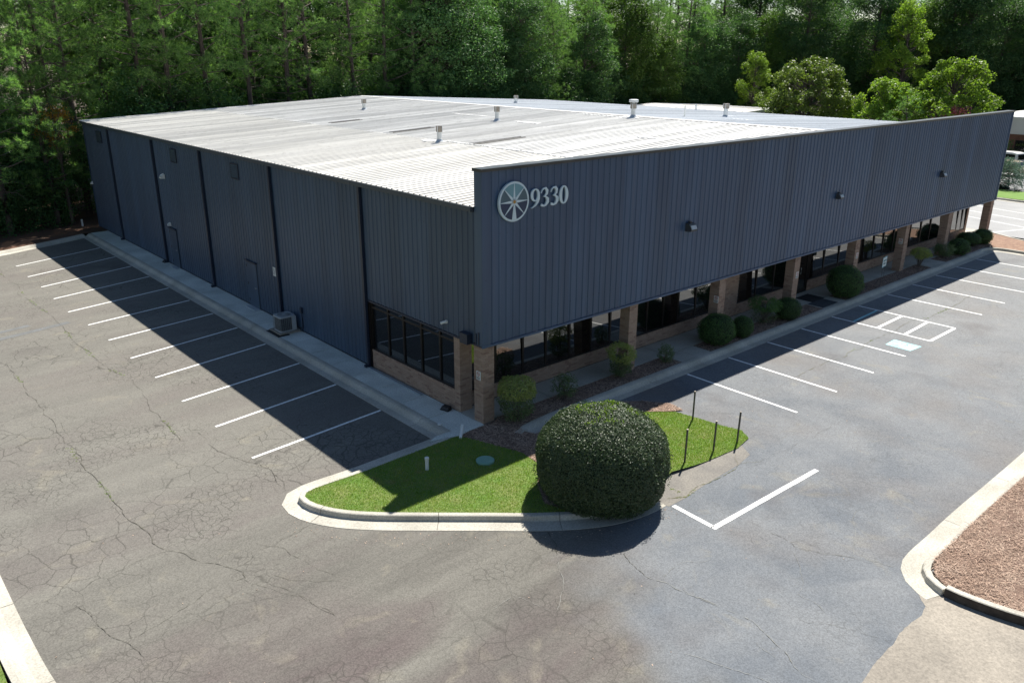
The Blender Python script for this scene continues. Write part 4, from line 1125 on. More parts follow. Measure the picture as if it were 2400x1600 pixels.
def arc(cx, cz, rx, rz, a0, a1, n, thick, thin):
    out = []
    for t in np.linspace(math.radians(a0), math.radians(a1), n):
        w_ = thin + (thick - thin) * abs(math.cos(t)) ** 1.5
        out.append((cx + rx * math.cos(t), cz + rz * math.sin(t), w_))
    return out
G9 = [arc(.47, .67, .36, .31, 0, 360, 28, .095, .035), [(.83, .62, .095), (.82, .48, .095), (.72, .30, .085), (.52, .14, .055), (.30, .05, .03), (.06, -.01, .018)]]
G3 = [[(.08, .72, .02), (.16, .86, .03), (.36, .965, .04), (.60, .96, .075), (.74, .82, .10), (.70, .66, .08), (.52, .56, .04), (.36, .52, .03)],
      [(.40, .545, .03), (.62, .50, .05), (.80, .38, .105), (.80, .22, .11), (.62, .07, .07), (.38, .02, .05), (.20, .06, .075), (.10, .10, .07)]]
G0 = [arc(.5, .5, .36, .47, 0, 360, 32, .115, .035)]
for gl, ox, oz in ((G9, 1.80, 6.46), (G3, 2.18, 6.46), (G3, 2.58, 6.455), (G0, 2.97, 6.445)): ribbon_glyph(gl, ox, oz, .37, .545, 'digit', num)

def col_sign(loc, label, face):
    e = empty('notice_sign', loc, 0 if face == '-y' else -math.pi / 2); tag(e, label, 'notice sign', 'small notices on the brick columns')
    mb = MB(); mb.box(-.10, .10, -.012, 0, -.14, .14); mb.build('plate', MA['white'], e)
    mb = MB()
    for i in range(20):
        a, b = 2 * math.pi * i / 20, 2 * math.pi * (i + 1) / 20
        mb.add([(.07 * math.cos(a), -.016, .055 + .07 * math.sin(a)), (.07 * math.cos(b), -.016, .055 + .07 * math.sin(b)), (.05 * math.cos(b), -.016, .055 + .05 * math.sin(b)), (.05 * math.cos(a), -.016, .055 + .05 * math.sin(a))], [(0, 1, 2, 3)])
    mb.add([(-.045, -.016, .09), (-.035, -.016, .10), (.045, -.016, .02), (.035, -.016, .01)], [(0, 1, 2, 3)])
    mb.build('ban_ring', MA['red'], e)
    mb = MB(); mb.box(-.04, .03, -.0155, -.012, .05, .062)
    for zz in (-.055, -.085, -.115):
        x = -.08
        while x < .07: w_ = rnd.uniform(.012, .03); mb.box(x, min(x + w_, .08), -.0155, -.012, zz, zz + .016); x += w_ + .008
    mb.build('print', MA['black'], e)
col_sign((.018, .235, 1.54), 'small no smoking notice on the corner brick column', '-x')
col_sign((12.038, .14, 1.64), 'small no smoking notice on the third brick column', '-x')
col_sign((17.9, .038, 1.64), 'small white notice on the column left of the entrance door', '-y')
col_sign((23.36, .038, 1.66), 'small white notice on the column right of the big round bush', '-y')
col_sign((28.488, .22, 1.60), 'small no smoking notice on the column behind the yard sign', '-x')
e = empty('notice_sign', (-.03, 13.72, 2.1), -math.pi / 2); tag(e, 'white plate on the side wall right of the near door', 'notice sign')
mb = MB(); mb.box(-.12, .12, -.012, 0, -.19, .19); mb.build('plate', MA['white'], e)
mb = MB()
for zz in (-.12, -.06, .0, .06, .11): mb.box(-.08, rnd.uniform(.02, .08), -.0155, -.012, zz, zz + .02)
mb.build('print', MA['logonavy'], e)

# yard sign
e = empty('yard_sign', (25.27, -.5, -.02), math.radians(8)); tag(e, 'pale blue yard sign on thin wire legs in the straw bed', 'yard sign')
mb = MB(); mb.box(-.31, .31, -.008, 0, .92, 1.42); mb.build('panel', MA['signblue'], e)
mb = MB(); mb.box(-.27, .27, -.011, -.008, .96, 1.38); mb.build('panel_face', MA['white'], e)
mb = MB()
for zz, n_ in ((1.20, 6), (1.05, 5)):
    for i in range(n_):
        x = -.21 + i * .075; mb.box(x, x + .05, -.014, -.011, zz, zz + .09)
mb.build('print', MA['print'], e)
mb = MB(); mb.tube([(-.2, -.004, -.05), (-.2, -.004, .95)], .007, 6); mb.tube([(.2, -.004, -.05), (.2, -.004, .95)], .007, 6); mb.tube([(-.2, -.004, .6), (.2, -.004, .6)], .006, 6); mb.build('wire_leg', MA['steel'], e)

# door mats
def mat_(poly, label, m):
    mb = MB(); mb.prism(poly, 0.004, 0.02); tag(mb.build('door_mat', MA[m]), label, 'door mat')
mat_([(19.75, .98), (20.85, .98), (20.85, .12), (19.75, .12)], 'black door mat nearest the entrance door', 'mat')
mat_([(19.35, .10), (20.65, .10), (20.65, -.66), (19.35, -.66)], 'dark grey mat lying between the bushes and the kerb', 'mat2')

# air conditioner
e = empty('air_conditioner', (-.52, 12.16, 0)); tag(e, 'square grey outdoor air conditioner on a pad by the side wall', 'air conditioner')
mb = MB(); mb.box(-.46, .46, -.48, .48, .0, .07); mb.build('base_pad', MA['oldconcrete'], e)
mb = MB(); mb.box(-.60, -.10, -.60, .48, 0.002, .03); mb.build('ground_mat', MA['black'], e)
def rr(w, r, z0, z1, mb):
    pts = []
    for cx, cy, a0 in ((w - r, w - r, 0), (-w + r, w - r, 90), (-w + r, -w + r, 180), (w - r, -w + r, 270)):
        for t in range(5): a = math.radians(a0 + t * 22.5); pts.append((cx + r * math.cos(a), cy + r * math.sin(a)))
    mb.prism(pts, z0, z1)
mb = MB(); rr(.31, .08, .09, .64, mb); mb.build('coil', MA['interior'], e)
mb = MB(); rr(.34, .09, .64, .70, mb); rr(.34, .09, .07, .11, mb); mb.box(.16, .35, -.345, -.12, .08, .66); mb.box(.25, .35, .0, .345, .08, .66); mb.build('cabinet', MA['acgrey'], e)
mb = MB()
for i in range(14):
    z = .135 + i * .036
    mb.box(-.335, .335, -.336, -.330, z, z + .008); mb.box(-.336, -.330, -.335, .335, z, z + .008)
for i in range(9):
    t = -.32 + i * .08; mb.box(t, t + .012, -.340, -.334, .11, .64); mb.box(-.340, -.334, t, t + .012, .11, .64)
mb.build('side_grille', MA['acgrille'], e)
mb = MB(); mb.tube([(0, 0, .702), (0, 0, .706)], .27, 28); mb.build('fan_opening', MA['black'], e)
mb = MB()
for r_ in (.08, .13, .18, .23, .27):
    mb.tube([(r_ * math.cos(t), r_ * math.sin(t), .715) for t in np.linspace(0, 2 * math.pi, 25)], .006, 5, False)
for k in range(8): a = k * math.pi / 4; mb.tube([(.04 * math.cos(a), .04 * math.sin(a), .717), (.28 * math.cos(a), .28 * math.sin(a), .712)], .006, 5)
mb.tube([(0, 0, .70), (0, 0, .724)], .05, 12); mb.build('fan_guard', MA['acgrey'], e)
mb = MB(); mb.tube([(.34, -.3, .25), (.44, -.42, .12), (.5, -.6, .2), (.5, -.62, .6)], .018, 6); mb.build('refrigerant_line', MA['black'], e)

# loose items by the walk
def bait(loc, rz, label):
    mb = MB(); v = [(-.15, -.11, 0), (.15, -.11, 0), (.15, .11, 0), (-.15, .11, 0), (-.14, -.05, .10), (.14, -.05, .10), (.12, .10, .13), (-.12, .10, .13)]
    mb.add(v, [(0, 3, 2, 1), (4, 5, 6, 7), (0, 1, 5, 4), (1, 2, 6, 5), (2, 3, 7, 6), (3, 0, 4, 7)])
    e = empty('bait_station', loc, rz); tag(e, label, 'bait station', 'black bait stations along the side wall')
    mb.build('lid', MA['black'], e)
    mb = MB(); mb.box(-.16, .16, -.12, .12, 0, .03); mb.build('tray', MA['black'], e)
bait((-.22, 1.62, .004), -1.3, 'black bait station beside the corner brick pier'); bait((-.16, 27.0, .004), -1.5, 'black bait station far down the side wall by a downspout')
mb = MB(); mb.box(-.20, -.06, 3.07, 6.35, .004, .03); mb.box(-.20, -.19, 3.07, 6.35, .03, .055)
tag(mb.build('metal_flashing', simple('bluish_metal', (0.36, 0.42, 0.46), (0.30, 0.36, 0.40), 0.4, 0.3)), 'long bluish metal strip lying along the foot of the side wall', 'metal strip')
def pipe(name, pts, r, label, mat='white', cap=True):
    e = empty(name, pts[0]); tag(e, label, 'pipe'); o = Vector(pts[0])
    mb = MB(); mb.tube([Vector(p) - o for p in pts], r, 14); mb.build('pipe', MA[mat], e)
    if cap:
        d = (Vector(pts[-1]) - Vector(pts[-2])).normalized(); q = Vector(pts[-1]) - o
        mb = MB(); mb.tube([q - d * .05, q + d * .005, q + d * .015], [r * 1.2, r * 1.2, r * .9], 14); mb.build('cap', MA[mat], e)
pipe('cleanout_pipe', [(-2.98, -1.19, -.05), (-2.98, -1.19, .36)], .05, 'white capped pipe standing upright in the shaded lawn')
pipe('cleanout_pipe', [(-1.14, -.31, .02), (-.80, .02, .20)], .045, 'white pipe lying tilted where walk, lawn and mulch meet', cap=True)
mb = MB(); mb.tube([(-1.02, .88, 0), (-1.02, .88, .03)], .07, 16); tag(mb.build('drain_plug', MA['white']), 'small round white plug set in the kerb of the walk', 'drain plug')
e = empty('manhole_lid', (-1.47, -1.86, -.012)); tag(e, 'round pale green lid lying in the lawn', 'manhole lid')
mb = MB(); mb.tube([(0, 0, 0), (0, 0, .045)], .26, 32); mb.build('collar', MA['greenlid'], e)
mb = MB(); mb.tube([(0, 0, .045), (0, 0, .06), (0, 0, .064)], [.235, .235, .21], 32)
for k in range(6): a = k * math.pi / 3; mb.box(.12 * math.cos(a) - .02, .12 * math.cos(a) + .02, .12 * math.sin(a) - .02, .12 * math.sin(a) + .02, .06, .07)
mb.build('lid', MA['greenlid'], e)
posts = [((5.4, -3.84), 'steel post farthest back, by the mulch tip', .0, .96), ((2.86, -5.45), 'steel post nearest the big round bush', .012, 1.01), ((4.12, -5.53), 'middle steel post on the lawn edge', .02, .93), ((5.09, -5.68), 'steel post at the right tip of the lawn', .03, .98)]
for (x, y), lb, tl, h in posts:
    e = empty('steel_post', (x, y, lz(x, y))); tag(e, lb, 'post', 'thin steel posts round the lawn tip')
    mb = MB(); mb.tube([(0, 0, -.1), (tl, 0, h)], .028, 10); mb.build('pipe', MA['steel'], e)
    mb = MB(); mb.tube([(tl, 0, h), (tl, 0, h + .008)], .03, 10); mb.build('cap', MA['capmetal'], e)
mb = MB(); mb.box(-.05, .05, -.04, .04, 0, .45); tag(mb.build('marker_post', MA['white'], loc=(-.8, 40.4, -.02)), 'short white post at the wood edge by the rear corner', 'post')
mb = MB(); mb.tube([(-.6, -1.95, 0), (-.55, -1.93, .03)], .04, 8)
mb = MB(); mb.prism([(0.38, -1.02), (0.78, -0.9), (0.86, -1.08), (0.46, -1.24)], -.12, -.005); tag(mb.build('concrete_block', MA['concrete']), 'broken concrete piece at the start of the front kerb', 'concrete block')
for i in range(14):
    a, b = rnd.uniform(-10, 8), rnd.uniform(-12, -3)
pebbles = MB()
for i in range(22):
    a, b = rnd.uniform(-11, 12), rnd.uniform(-11.3, 20 if rnd.random() < .3 else -6.8)
    if -7 < a < 7 and b > -7: continue
    if a > -1.7 and b > -1.4: continue
    s = rnd.uniform(.006, .013); pebbles.tube([(a, b, GZ), (a + s * .3, b, GZ + s)], [s, s * .4], 5)
lv = []
for i in range(420):
    a, b = rnd.uniform(-12.8, 14), rnd.uniform(-11.4, 30)
    if a > -1.7 and b > -1.4: continue
    if -6.9 < a < 6.2 and -6.9 < b < .7: continue
    lv.append((a, b, GZ + .012))
for x_, y_ in P_:
    for _ in range(3): lv.append((x_ + rnd.uniform(-.9, -.2) * (1 if x_ < -3 else .2), y_ - rnd.uniform(.5, .9), GZ + .012))
lv = np.array(lv)
V, F = leaves(lv, R.normal(size=lv.shape) * [1, 1, .1], R.normal(size=lv.shape) * .25 + [0, 0, 1], R.uniform(.02, .055, len(lv)), .02)
tag(link('leaf_litter_bits', mesh_np('leaf_litter_bits', V, F), MA['straw']), 'small dry leaves and twigs scattered over the asphalt', 'leaf litter', kind='stuff')
tag(pebbles.build('litter', MA['crackdark']), 'tiny pebbles and leaf bits scattered over the asphalt', 'litter', kind='stuff')
# ------------------------------------------------------------------ shrubs
def sphere_dirs(n, zmin=-1.0, rs=R):
    z = rs.uniform(zmin, 1, n); t = rs.uniform(0, 2 * np.pi, n); r = np.sqrt(1 - z * z)
    return np.stack([r * np.cos(t), r * np.sin(t), z], 1)
def vnoise(P, s, seed=0.0):
    return np.array([mnoise.noise(Vector((p[0] * s + seed, p[1] * s, p[2] * s))) for p in P])
def clipped(n, rx, rz_, zc, size, lump=0.06, shell=0.10, zmin=-0.85, power=2.4, seed=0):
    """leaves in a skin just inside a clipped bush surface"""
    d = sphere_dirs(n, zmin)
    # super-ellipsoid radius gives the squared-off shoulders of a sheared bush
    a = np.abs(d)
    rad = (((a[:, 0] ** 2 + a[:, 1] ** 2) ** .5) ** power + a[:, 2] ** power) ** (-1 / power)
    lum = 1 + lump * vnoise(d, 2.2, seed) + lump * .35 * vnoise(d, 7, seed)
    s = (1 - shell * R.uniform(0, 1, n) ** 1.5)
    P = d * (rad * lum * s)[:, None] * [rx, rx, rz_] + [0, 0, zc]
    N = nrm(d * 1.0 + R.normal(size=P.shape) * .55)
    D = np.cross(N, R.normal(size=P.shape))
    return leaves(P, D, N, size * R.uniform(.7, 1.3, n), size * .55)
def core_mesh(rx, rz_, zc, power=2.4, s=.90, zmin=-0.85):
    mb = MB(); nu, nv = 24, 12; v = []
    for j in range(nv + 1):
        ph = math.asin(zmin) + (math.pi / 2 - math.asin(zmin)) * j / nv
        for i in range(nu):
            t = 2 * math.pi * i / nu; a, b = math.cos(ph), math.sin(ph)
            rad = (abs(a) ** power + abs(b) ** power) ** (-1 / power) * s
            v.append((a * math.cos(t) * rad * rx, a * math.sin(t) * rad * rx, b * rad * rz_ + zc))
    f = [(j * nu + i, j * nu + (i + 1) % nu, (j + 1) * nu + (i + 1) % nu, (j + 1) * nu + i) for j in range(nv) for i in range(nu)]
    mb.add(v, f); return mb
# the giant clipped bush
BX, BY, BR, BZ, BC = -0.22, -5.08, 1.72, 1.44, 0.90
e = empty('round_bush', (BX, BY, -.02)); tag(e, 'giant clipped dark round bush on the island in front of the corner', 'bush')
V, F = clipped(95000, BR, BZ, BC, .045, .05, .075, -.62, 2.25, 3.0)
link('foliage', mesh_np('foliage', V, F), MA['hedge'], e)
n = 900; d = sphere_dirs(n, .88); d = d[(vnoise(d, 4.5, 9) + R.uniform(-.2, .2, len(d)) > 1.6 * (.965 - d[:, 2]) * 4)]
rad = ((np.hypot(d[:, 0], d[:, 1])) ** 2.5 + np.abs(d[:, 2]) ** 2.25) ** (-1 / 2.25)
P = d * rad[:, None] * [BR, BR, BZ] * R.uniform(.99, 1.03, (len(d), 1)) + [0, 0, BC]
V, F = leaves(P, R.normal(size=P.shape) * .4 + [0, 0, .5], R.normal(size=P.shape), .06, .03)
link('fresh_tips', mesh_np('fresh_tips', V, F), MA['hedgetip'], e)['kind'] = 'stuff'
n = 5000; d = sphere_dirs(n, -.55); rad = ((np.hypot(d[:, 0], d[:, 1])) ** 2.25 + np.abs(d[:, 2]) ** 2.25) ** (-1 / 2.25)
d = d[vnoise(d, 4, 2) > .1]; rad = ((np.hypot(d[:, 0], d[:, 1])) ** 2.25 + np.abs(d[:, 2]) ** 2.25) ** (-1 / 2.25)
P = d * rad[:, None] * [BR, BR, BZ] * R.uniform(1.0, 1.045, (len(d), 1)) + [0, 0, BC]
V, F = leaves(P, d + R.normal(size=P.shape) * .5, R.normal(size=P.shape), .055, .024)
o = link('stray_shoots', mesh_np('stray_shoots', V, F), MA['hedge'], e); o['kind'] = 'stuff'
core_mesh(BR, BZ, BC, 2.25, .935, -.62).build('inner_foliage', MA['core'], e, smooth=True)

def stems(mb, n, h, spread, r=.012):
    for i in range(n):
        a = R.uniform(0, 6.28); s = spread * R.uniform(.3, 1)
        mb.tube([(0.03 * math.cos(a), .03 * math.sin(a), -.03), (s * .4 * math.cos(a), s * .4 * math.sin(a), h * .5), (s * math.cos(a), s * math.sin(a), h)], [r, r * .8, r * .4], 5)
def loose(n, r, h, z0, size, seed, squeeze=1.0, density_lump=.25):
    d = sphere_dirs(n); s = R.uniform(.45, 1, n) ** .6
    lum = 1 + density_lump * vnoise(d, 2.5, seed)
    P = d * (s * lum)[:, None] * [r, r, h / 2] + [0, 0, z0 + h / 2]
    k = vnoise(P, 3.2 / max(r, .3) * .5, seed) > -.22
    P = P[k]; d = d[k]
    N = nrm(d * .5 + R.normal(size=P.shape) * .7 + [0, 0, .3])
    return leaves(P, np.cross(N, R.normal(size=P.shape)), N, size * R.uniform(.7, 1.3, len(P)), size * .5)
V1, F1 = clipped(9500, 1, 1, 0, .062, .10, .14, -.9, 2.2, 5); ball_me = mesh_np('foliage', V1, F1); ball_me.materials.append(MA['boxleaf'])
V1, F1 = clipped(9500, 1, 1, 0, .062, .17, .18, -.9, 2.1, 15); ball2_me = mesh_np('foliage', V1, F1); ball2_me.materials.append(MA['boxleaf'])
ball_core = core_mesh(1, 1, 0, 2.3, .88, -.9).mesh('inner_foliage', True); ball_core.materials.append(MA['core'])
def ball_bush(x, y, r, h, label, me=None, grp='clipped round bushes in front of the windows', rz=0):
    e = empty('round_bush', (x, y, -.02), rz); tag(e, label, 'bush', grp)
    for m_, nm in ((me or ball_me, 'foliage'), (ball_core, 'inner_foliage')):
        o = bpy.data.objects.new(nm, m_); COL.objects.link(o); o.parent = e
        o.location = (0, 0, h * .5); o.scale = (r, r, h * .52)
    return e
ball_bush(11.65, -.27, .74, 1.19, 'larger dark ball bush of the pair right of the second column bay', rz=.5)
ball_bush(13.17, -.47, .44, .85, 'small bright ball bush touching the larger dark one', rz=2)
ball_bush(16.65, -.41, .57, .93, 'neat ball bush left of the door mats', rz=1)
ball_bush(21.79, -.31, .85, 1.48, 'biggest ball bush of the front bed, right of the door mats', rz=4)
ball_bush(35.01, -.38, .60, .94, 'flat-topped ball bush in the far bed, next to the loose grey-green one', ball2_me, rz=3)
ball_bush(37.97, .19, .70, .82, 'low wide dark ball bush against the far brick pier', ball2_me, rz=5)
ball_bush(39.2, -.15, .60, .90, 'last ball bush at the foot of the end column', ball2_me, rz=.9)
def shrub(x, y, label, parts, st, cat='shrub'):
    e = empty('shrub', (x, y, -.02)); tag(e, label, cat)
    for nm, (V, F), m_ in parts: link(nm, mesh_np(nm, V, F), MA[m_], e)
    mb = MB(); stems(mb, *st); mb.build('stem', MA['twig'], e)
V2, F2 = clipped(4200, .60, .40, .98, .055, .12, .25, -.35, 3.0, 21)
shrub(1.04, -.35, 'flat-topped yellow-green shrub right of the corner column', [('foliage', (V2, F2), 'privet'), ('lower_foliage', loose(5200, .60, 1.15, 0.0, .055, 4), 'privetlow')], (14, .9, .4))
shrub(3.32, -.21, 'small loose green shrub, second from the corner column', [('foliage', loose(2600, .44, .85, 0.02, .055, 8, density_lump=.5), 'privetlow')], (12, .6, .3))
shrub(6.12, -.17, 'tall upright yellow-green shrub in front of the second column', [('foliage', loose(4300, .53, .75, .55, .055, 12, density_lump=.3), 'privet'), ('lower_foliage', loose(3200, .42, .85, .03, .05, 13), 'privetlow')], (12, .9, .3))
shrub(8.54, -.27, 'smallest pale shrub at the end of the first bed', [('foliage', loose(1700, .31, .72, 0.0, .05, 17, density_lump=.5), 'privetlow')], (9, .5, .2))
shrub(15.4, -.05, 'straggly dark shrub behind the neat ball bush', [('foliage', loose(5200, .75, .62, .52, .055, 22, density_lump=.25), 'boxleaf'), ('lower_foliage', loose(1500, .6, .6, .05, .05, 23), 'privetlow')], (26, .8, .55))
shrub(30.49, -.12, 'open multi-stemmed shrub in the middle of the long bed', [('foliage', loose(3600, .54, .66, .40, .06, 27), 'privet')], (22, .75, .45))
shrub(33.62, -.14, 'loose grey-green shrub at the start of the far bed', [('foliage', loose(3600, .57, .8, .05, .06, 31, density_lump=.3), 'privetlow')], (16, .6, .4))

# ------------------------------------------------------------------ trees
def pine(h, crown0, rmax, seed, nb=58, tufts=19, dens=26, nlen=.28):
    rs = np.random.RandomState(seed)
    tk = MB()
    bend = rs.uniform(-.5, .5, 2)
    tp = lambda z: Vector((bend[0] * (z / h) ** 2 + .08 * math.sin(z * .5 + seed), bend[1] * (z / h) ** 2, z))
    zs = np.linspace(-.3, h, 14)
    tk.tube([tp(z) for z in zs], [max(.03, .24 * (1 - z / h) ** .8 * h / 22 + .02) for z in zs], 8)
    br = MB(); C = []; D = []
    for i in range(nb):
        f = (i + rs.uniform(0, 1)) / nb
        z = h * (crown0 + (1 - crown0) * f ** .9)
        L = rmax * (1 - f ** 2.2) * rs.uniform(.55, 1.1) * (.55 + .45 * min(1, f * 5)) + .4
        a = i * 2.4 + rs.uniform(-.5, .5); el = rs.uniform(-.05, .35) + f * .5
        b0 = tp(z); dirv = Vector((math.cos(a) * math.cos(el), math.sin(a) * math.cos(el), math.sin(el)))
        pts = [b0 + dirv * L * t + Vector((0, 0, (.16 * t * t - .14 * t) * L)) for t in (0, .35, .7, 1)]
        br.tube(pts, [.045 * L / 3 + .01, .03 * L / 3 + .008, .018, .006], 4, False)
        m = max(4, int(tufts * L / rmax)); npuff = max(1, int(L * .8))
        puffs = []
        for k in range(npuff):
            t = 1 - .85 * k / max(1, npuff) * rs.uniform(.7, 1)
            j = t * 3; q = min(int(j), 2); p = np.array(pts[q].lerp(pts[q + 1], j - q))
            puffs.append(p + rs.normal(size=3) * [.45, .45, .16] * (0 if k == 0 else 1))
        for k in range(m):
            p = puffs[rs.randint(npuff)]
            side = rs.normal(size=3) * [.36, .36, .20]
            C.append(p + side); D.append(nrm(np.array(dirv) * .4 + nrm(side) * .7 + [0, 0, .6]))
    for i in range(16):   # bare dead snags on the lower bole
        z = h * rs.uniform(.15, crown0 + .15); a = rs.uniform(0, 6.28); L = rs.uniform(.4, 2.0); p = tp(z)
        br.tube([p, p + Vector((math.cos(a) * L * .6, math.sin(a) * L * .6, L * .05)), p + Vector((math.cos(a) * L, math.sin(a) * L, -L * .15))], [.03, .018, .006], 4, False)
    C = np.array(C); D = np.array(D)
    C2 = np.repeat(C, dens, 0); D2 = np.repeat(D, dens, 0)
    dd = nrm(D2 * .75 + nrm(rs.normal(size=D2.shape)) * .95)
    C2 = C2 + dd * rs.uniform(0, .10, (len(C2), 1))
    V, F = needles(C2, dd, rs.uniform(.65, 1.2, len(C2)) * nlen, .034, rs)
    return tk.mesh('trunk', True), br.mesh('branch'), mesh_np('crown', V, F)
def broad(h, cz0, rx, seed, nblob=70, nleaf=30000, size=.19, blob=1.15, top=1.0):
    rs = np.random.RandomState(seed)
    tk = MB(); br = MB()
    zs = np.linspace(-.3, h * .8, 9); bx = rs.uniform(-.4, .4, 2)
    tp = lambda z: Vector((bx[0] * (z / h), bx[1] * (z / h), z))
    tk.tube([tp(z) for z in zs], [max(.03, .20 * (1 - z / h) * h / 14 + .02) for z in zs], 8)
    zc = (cz0 + 1) / 2 * h; rz_ = (1 - cz0) / 2 * h
    Cb = []; 
    d = sphere_dirs(nblob, -1, rs); s = rs.uniform(.35, 1, nblob) ** .45
    bl = d * s[:, None] * [rx, rx, rz_] * .84
    bl[:, 0:2] *= (1.0 - .28 * np.clip(bl[:, 2:3] / rz_, 0, 1)) * rs.uniform(.8, 1.15, (nblob, 1))
    bl += [0, 0, zc]
    for b in bl:
        z = max(h * .12, b[2] - rs.uniform(.8, 2.2)); p = tp(min(z, h * .75)); q = Vector(b)
        m_ = p.lerp(q, .55) + Vector((0, 0, -.2))
        br.tube([p, m_, q], [.05, .03, .01], 4, False)
    per = nleaf // nblob
    C = np.repeat(bl, per, 0); n = len(C)
    dd = sphere_dirs(n, -.75, rs)
    rb = np.repeat(rs.uniform(.65, 1.25, nblob) * blob, per)
    r = rb * rs.uniform(.12, 1.25, n) ** .55
    P = C + dd * r[:, None] * [1, 1, .8]
    P += np.stack([vnoise(P, .9, 3), vnoise(P, .9, 13), vnoise(P, .9, 23)], 1) * .5
    N = nrm(dd * .7 + rs.normal(size=P.shape) * .6 + [0, 0, .35])
    V, F = leaves(P, np.cross(N, rs.normal(size=P.shape)), N, size * rs.uniform(.7, 1.35, n), size * .6)
    return tk.mesh('trunk', True), br.mesh('branch'), mesh_np('crown', V, F)
def kind(meshes, crown_mat, bark='bark'):
    t, b, c = meshes
    t.materials.append(MA[bark]); b.materials.append(MA['twig']); c.materials.append(MA[crown_mat])
    return meshes
K = {}
K['pineA'] = kind(pine(24, .24, 3.9, 1, 64, 30, 24), 'needle')
K['pineB'] = kind(pine(22, .18, 3.5, 2, 62, 30, 24), 'needle')
K['pineC'] = kind(pine(25, .34, 3.7, 3, 54, 30, 24), 'needle')
K['pineD'] = kind(pine(18, .10, 3.6, 4, 62, 30, 26), 'needle')
K['broadA'] = kind(broad(21, .10, 4.4, 5, 110, 36000, .20, 1.25), 'leafdark')
K['broadB'] = kind(broad(19, .06, 4.0, 6, 100, 34000, .20, 1.2), 'leafmid')
K['broadC'] = kind(broad(17, .03, 3.6, 7, 90, 30000, .18, 1.1), 'leafdark')
K['under'] = kind(broad(8, -.05, 2.9, 8, 46, 15000, .16, 1.0), 'leafdark')
K['bright'] = kind(broad(16, .05, 2.8, 9, 130, 24000, .18, .55), 'leafbright')
K['maple'] = kind(broad(10.6, .12, 4.6, 10, 260, 42000, .18, .50), 'leaftip')
K['mapleB'] = kind(broad(9.0, .12, 3.5, 12, 180, 30000, .18, .46), 'leafbright')
COUNT = {}
def tree(k, x, y, s, label, group=None, rz=None, name=None, sz=None):
    name = name or ('pine_tree' if k.startswith('pine') else 'broadleaf_tree')
    e = empty(name, (x, y, -.1), rnd.uniform(0, 6.28) if rz is None else rz); e.scale = (s, s, sz or s)
    tag(e, label, 'tree', group)
    for nm, me in zip(('trunk', 'branch', 'crown'), K[k]):
        o = bpy.data.objects.new(nm, me); COL.objects.link(o); o.parent = e
    return e
def ang(x, y): return math.degrees(math.atan2(y + 17.382, x + 14.205))
FR = {1: 'front', 2: 'second', 3: 'third', 4: 'rear'}
ORD = ['first', 'second', 'third', 'fourth', 'fifth', 'sixth', 'seventh', 'eighth', 'ninth', 'tenth', 'eleventh', 'twelfth', 'thirteenth', 'fourteenth', 'fifteenth', 'sixteenth', 'seventeenth', 'eighteenth', 'nineteenth', 'twentieth', 'twenty-first', 'twenty-second', 'twenty-third', 'twenty-fourth', 'twenty-fifth', 'twenty-sixth', 'twenty-seventh', 'twenty-eighth', 'twenty-ninth', 'thirtieth', 'thirty-first', 'thirty-second', 'thirty-third', 'thirty-fourth', 'thirty-fifth', 'thirty-sixth', 'thirty-seventh', 'thirty-eighth', 'thirty-ninth', 'fortieth', 'forty-first', 'forty-second']
def edge(off, step, x_end=112):
    """points along the wood edge, off metres behind it, left to right"""
    base = [(-22, 41.5), (-8, 43.0), (0, 44.5), (20, 45.5), (46, 47), (66, 48.5), (80, 44), (94, 35), (104, 22), (112, 8)]
    pts = resample(catmull(base, 6), 0.5); out = []
    for i in range(0, len(pts), max(1, int(step / .5))):
        a = pts[max(i - 2, 0)]; b = pts[min(i + 2, len(pts) - 1)]
        d = Vector((b[0] - a[0], b[1] - a[1])).normalized()
        out.append((pts[i][0] - d.y * off, pts[i][1] + d.x * off))
    return out
WHAT = {'pineA': 'tall pine', 'pineB': 'tall bushy pine', 'pineC': 'tall high-crowned pine', 'pineD': 'pine green down to its foot', 'broadA': 'big dark broadleaf tree', 'broadB': 'mid-green broadleaf tree', 'broadC': 'dense dark broadleaf tree', 'under': 'low dark understorey tree'}
plan = []
def row(off, step, rank, jit):
    pts = edge(off, step)
    rr_ = random.Random(100 + rank)
    for (x, y) in pts:
        x += rr_.uniform(-jit, jit); y += rr_.uniform(-jit, jit) * .6
        a = ang(x, y)
        if not (13 < a < 86): continue
        if rank == 1:
            if a > 57: k = rr_.choice(['pineA', 'pineB', 'pineC', 'pineB'])
            elif a > 45: k = rr_.choice(['pineB', 'broadC', 'pineD', 'broadA'])
            elif a > 33: k = rr_.choice(['broadA', 'broadC', 'pineD', 'broadB'])
            else: k = rr_.choice(['broadA', 'broadB', 'broadC', 'broadA'])
        elif rank == 2: k = rr_.choice(['pineA', 'pineC', 'broadA', 'broadC'] if a > 50 else ['broadA', 'broadB', 'pineA', 'broadC'])
        else: k = rr_.choice(['pineA', 'broadA', 'broadB', 'pineC', 'broadC'])
        s = rr_.uniform(.88, 1.12)
        if 26.6 < a < 27.8: s *= .70
        elif rank > 2: s *= 1.15
        plan.append((rank, k, x, y, s, -a))
row(0, 3.4, 1, 1.1); row(6, 5.5, 2, 1.6); row(12.5, 5.5, 3, 1.6); row(20, 5.5, 4, 1.8); row(28, 5.5, 4, 2.0)
plan.sort(key=lambda t: (t[0], t[5]))
cnt = {}
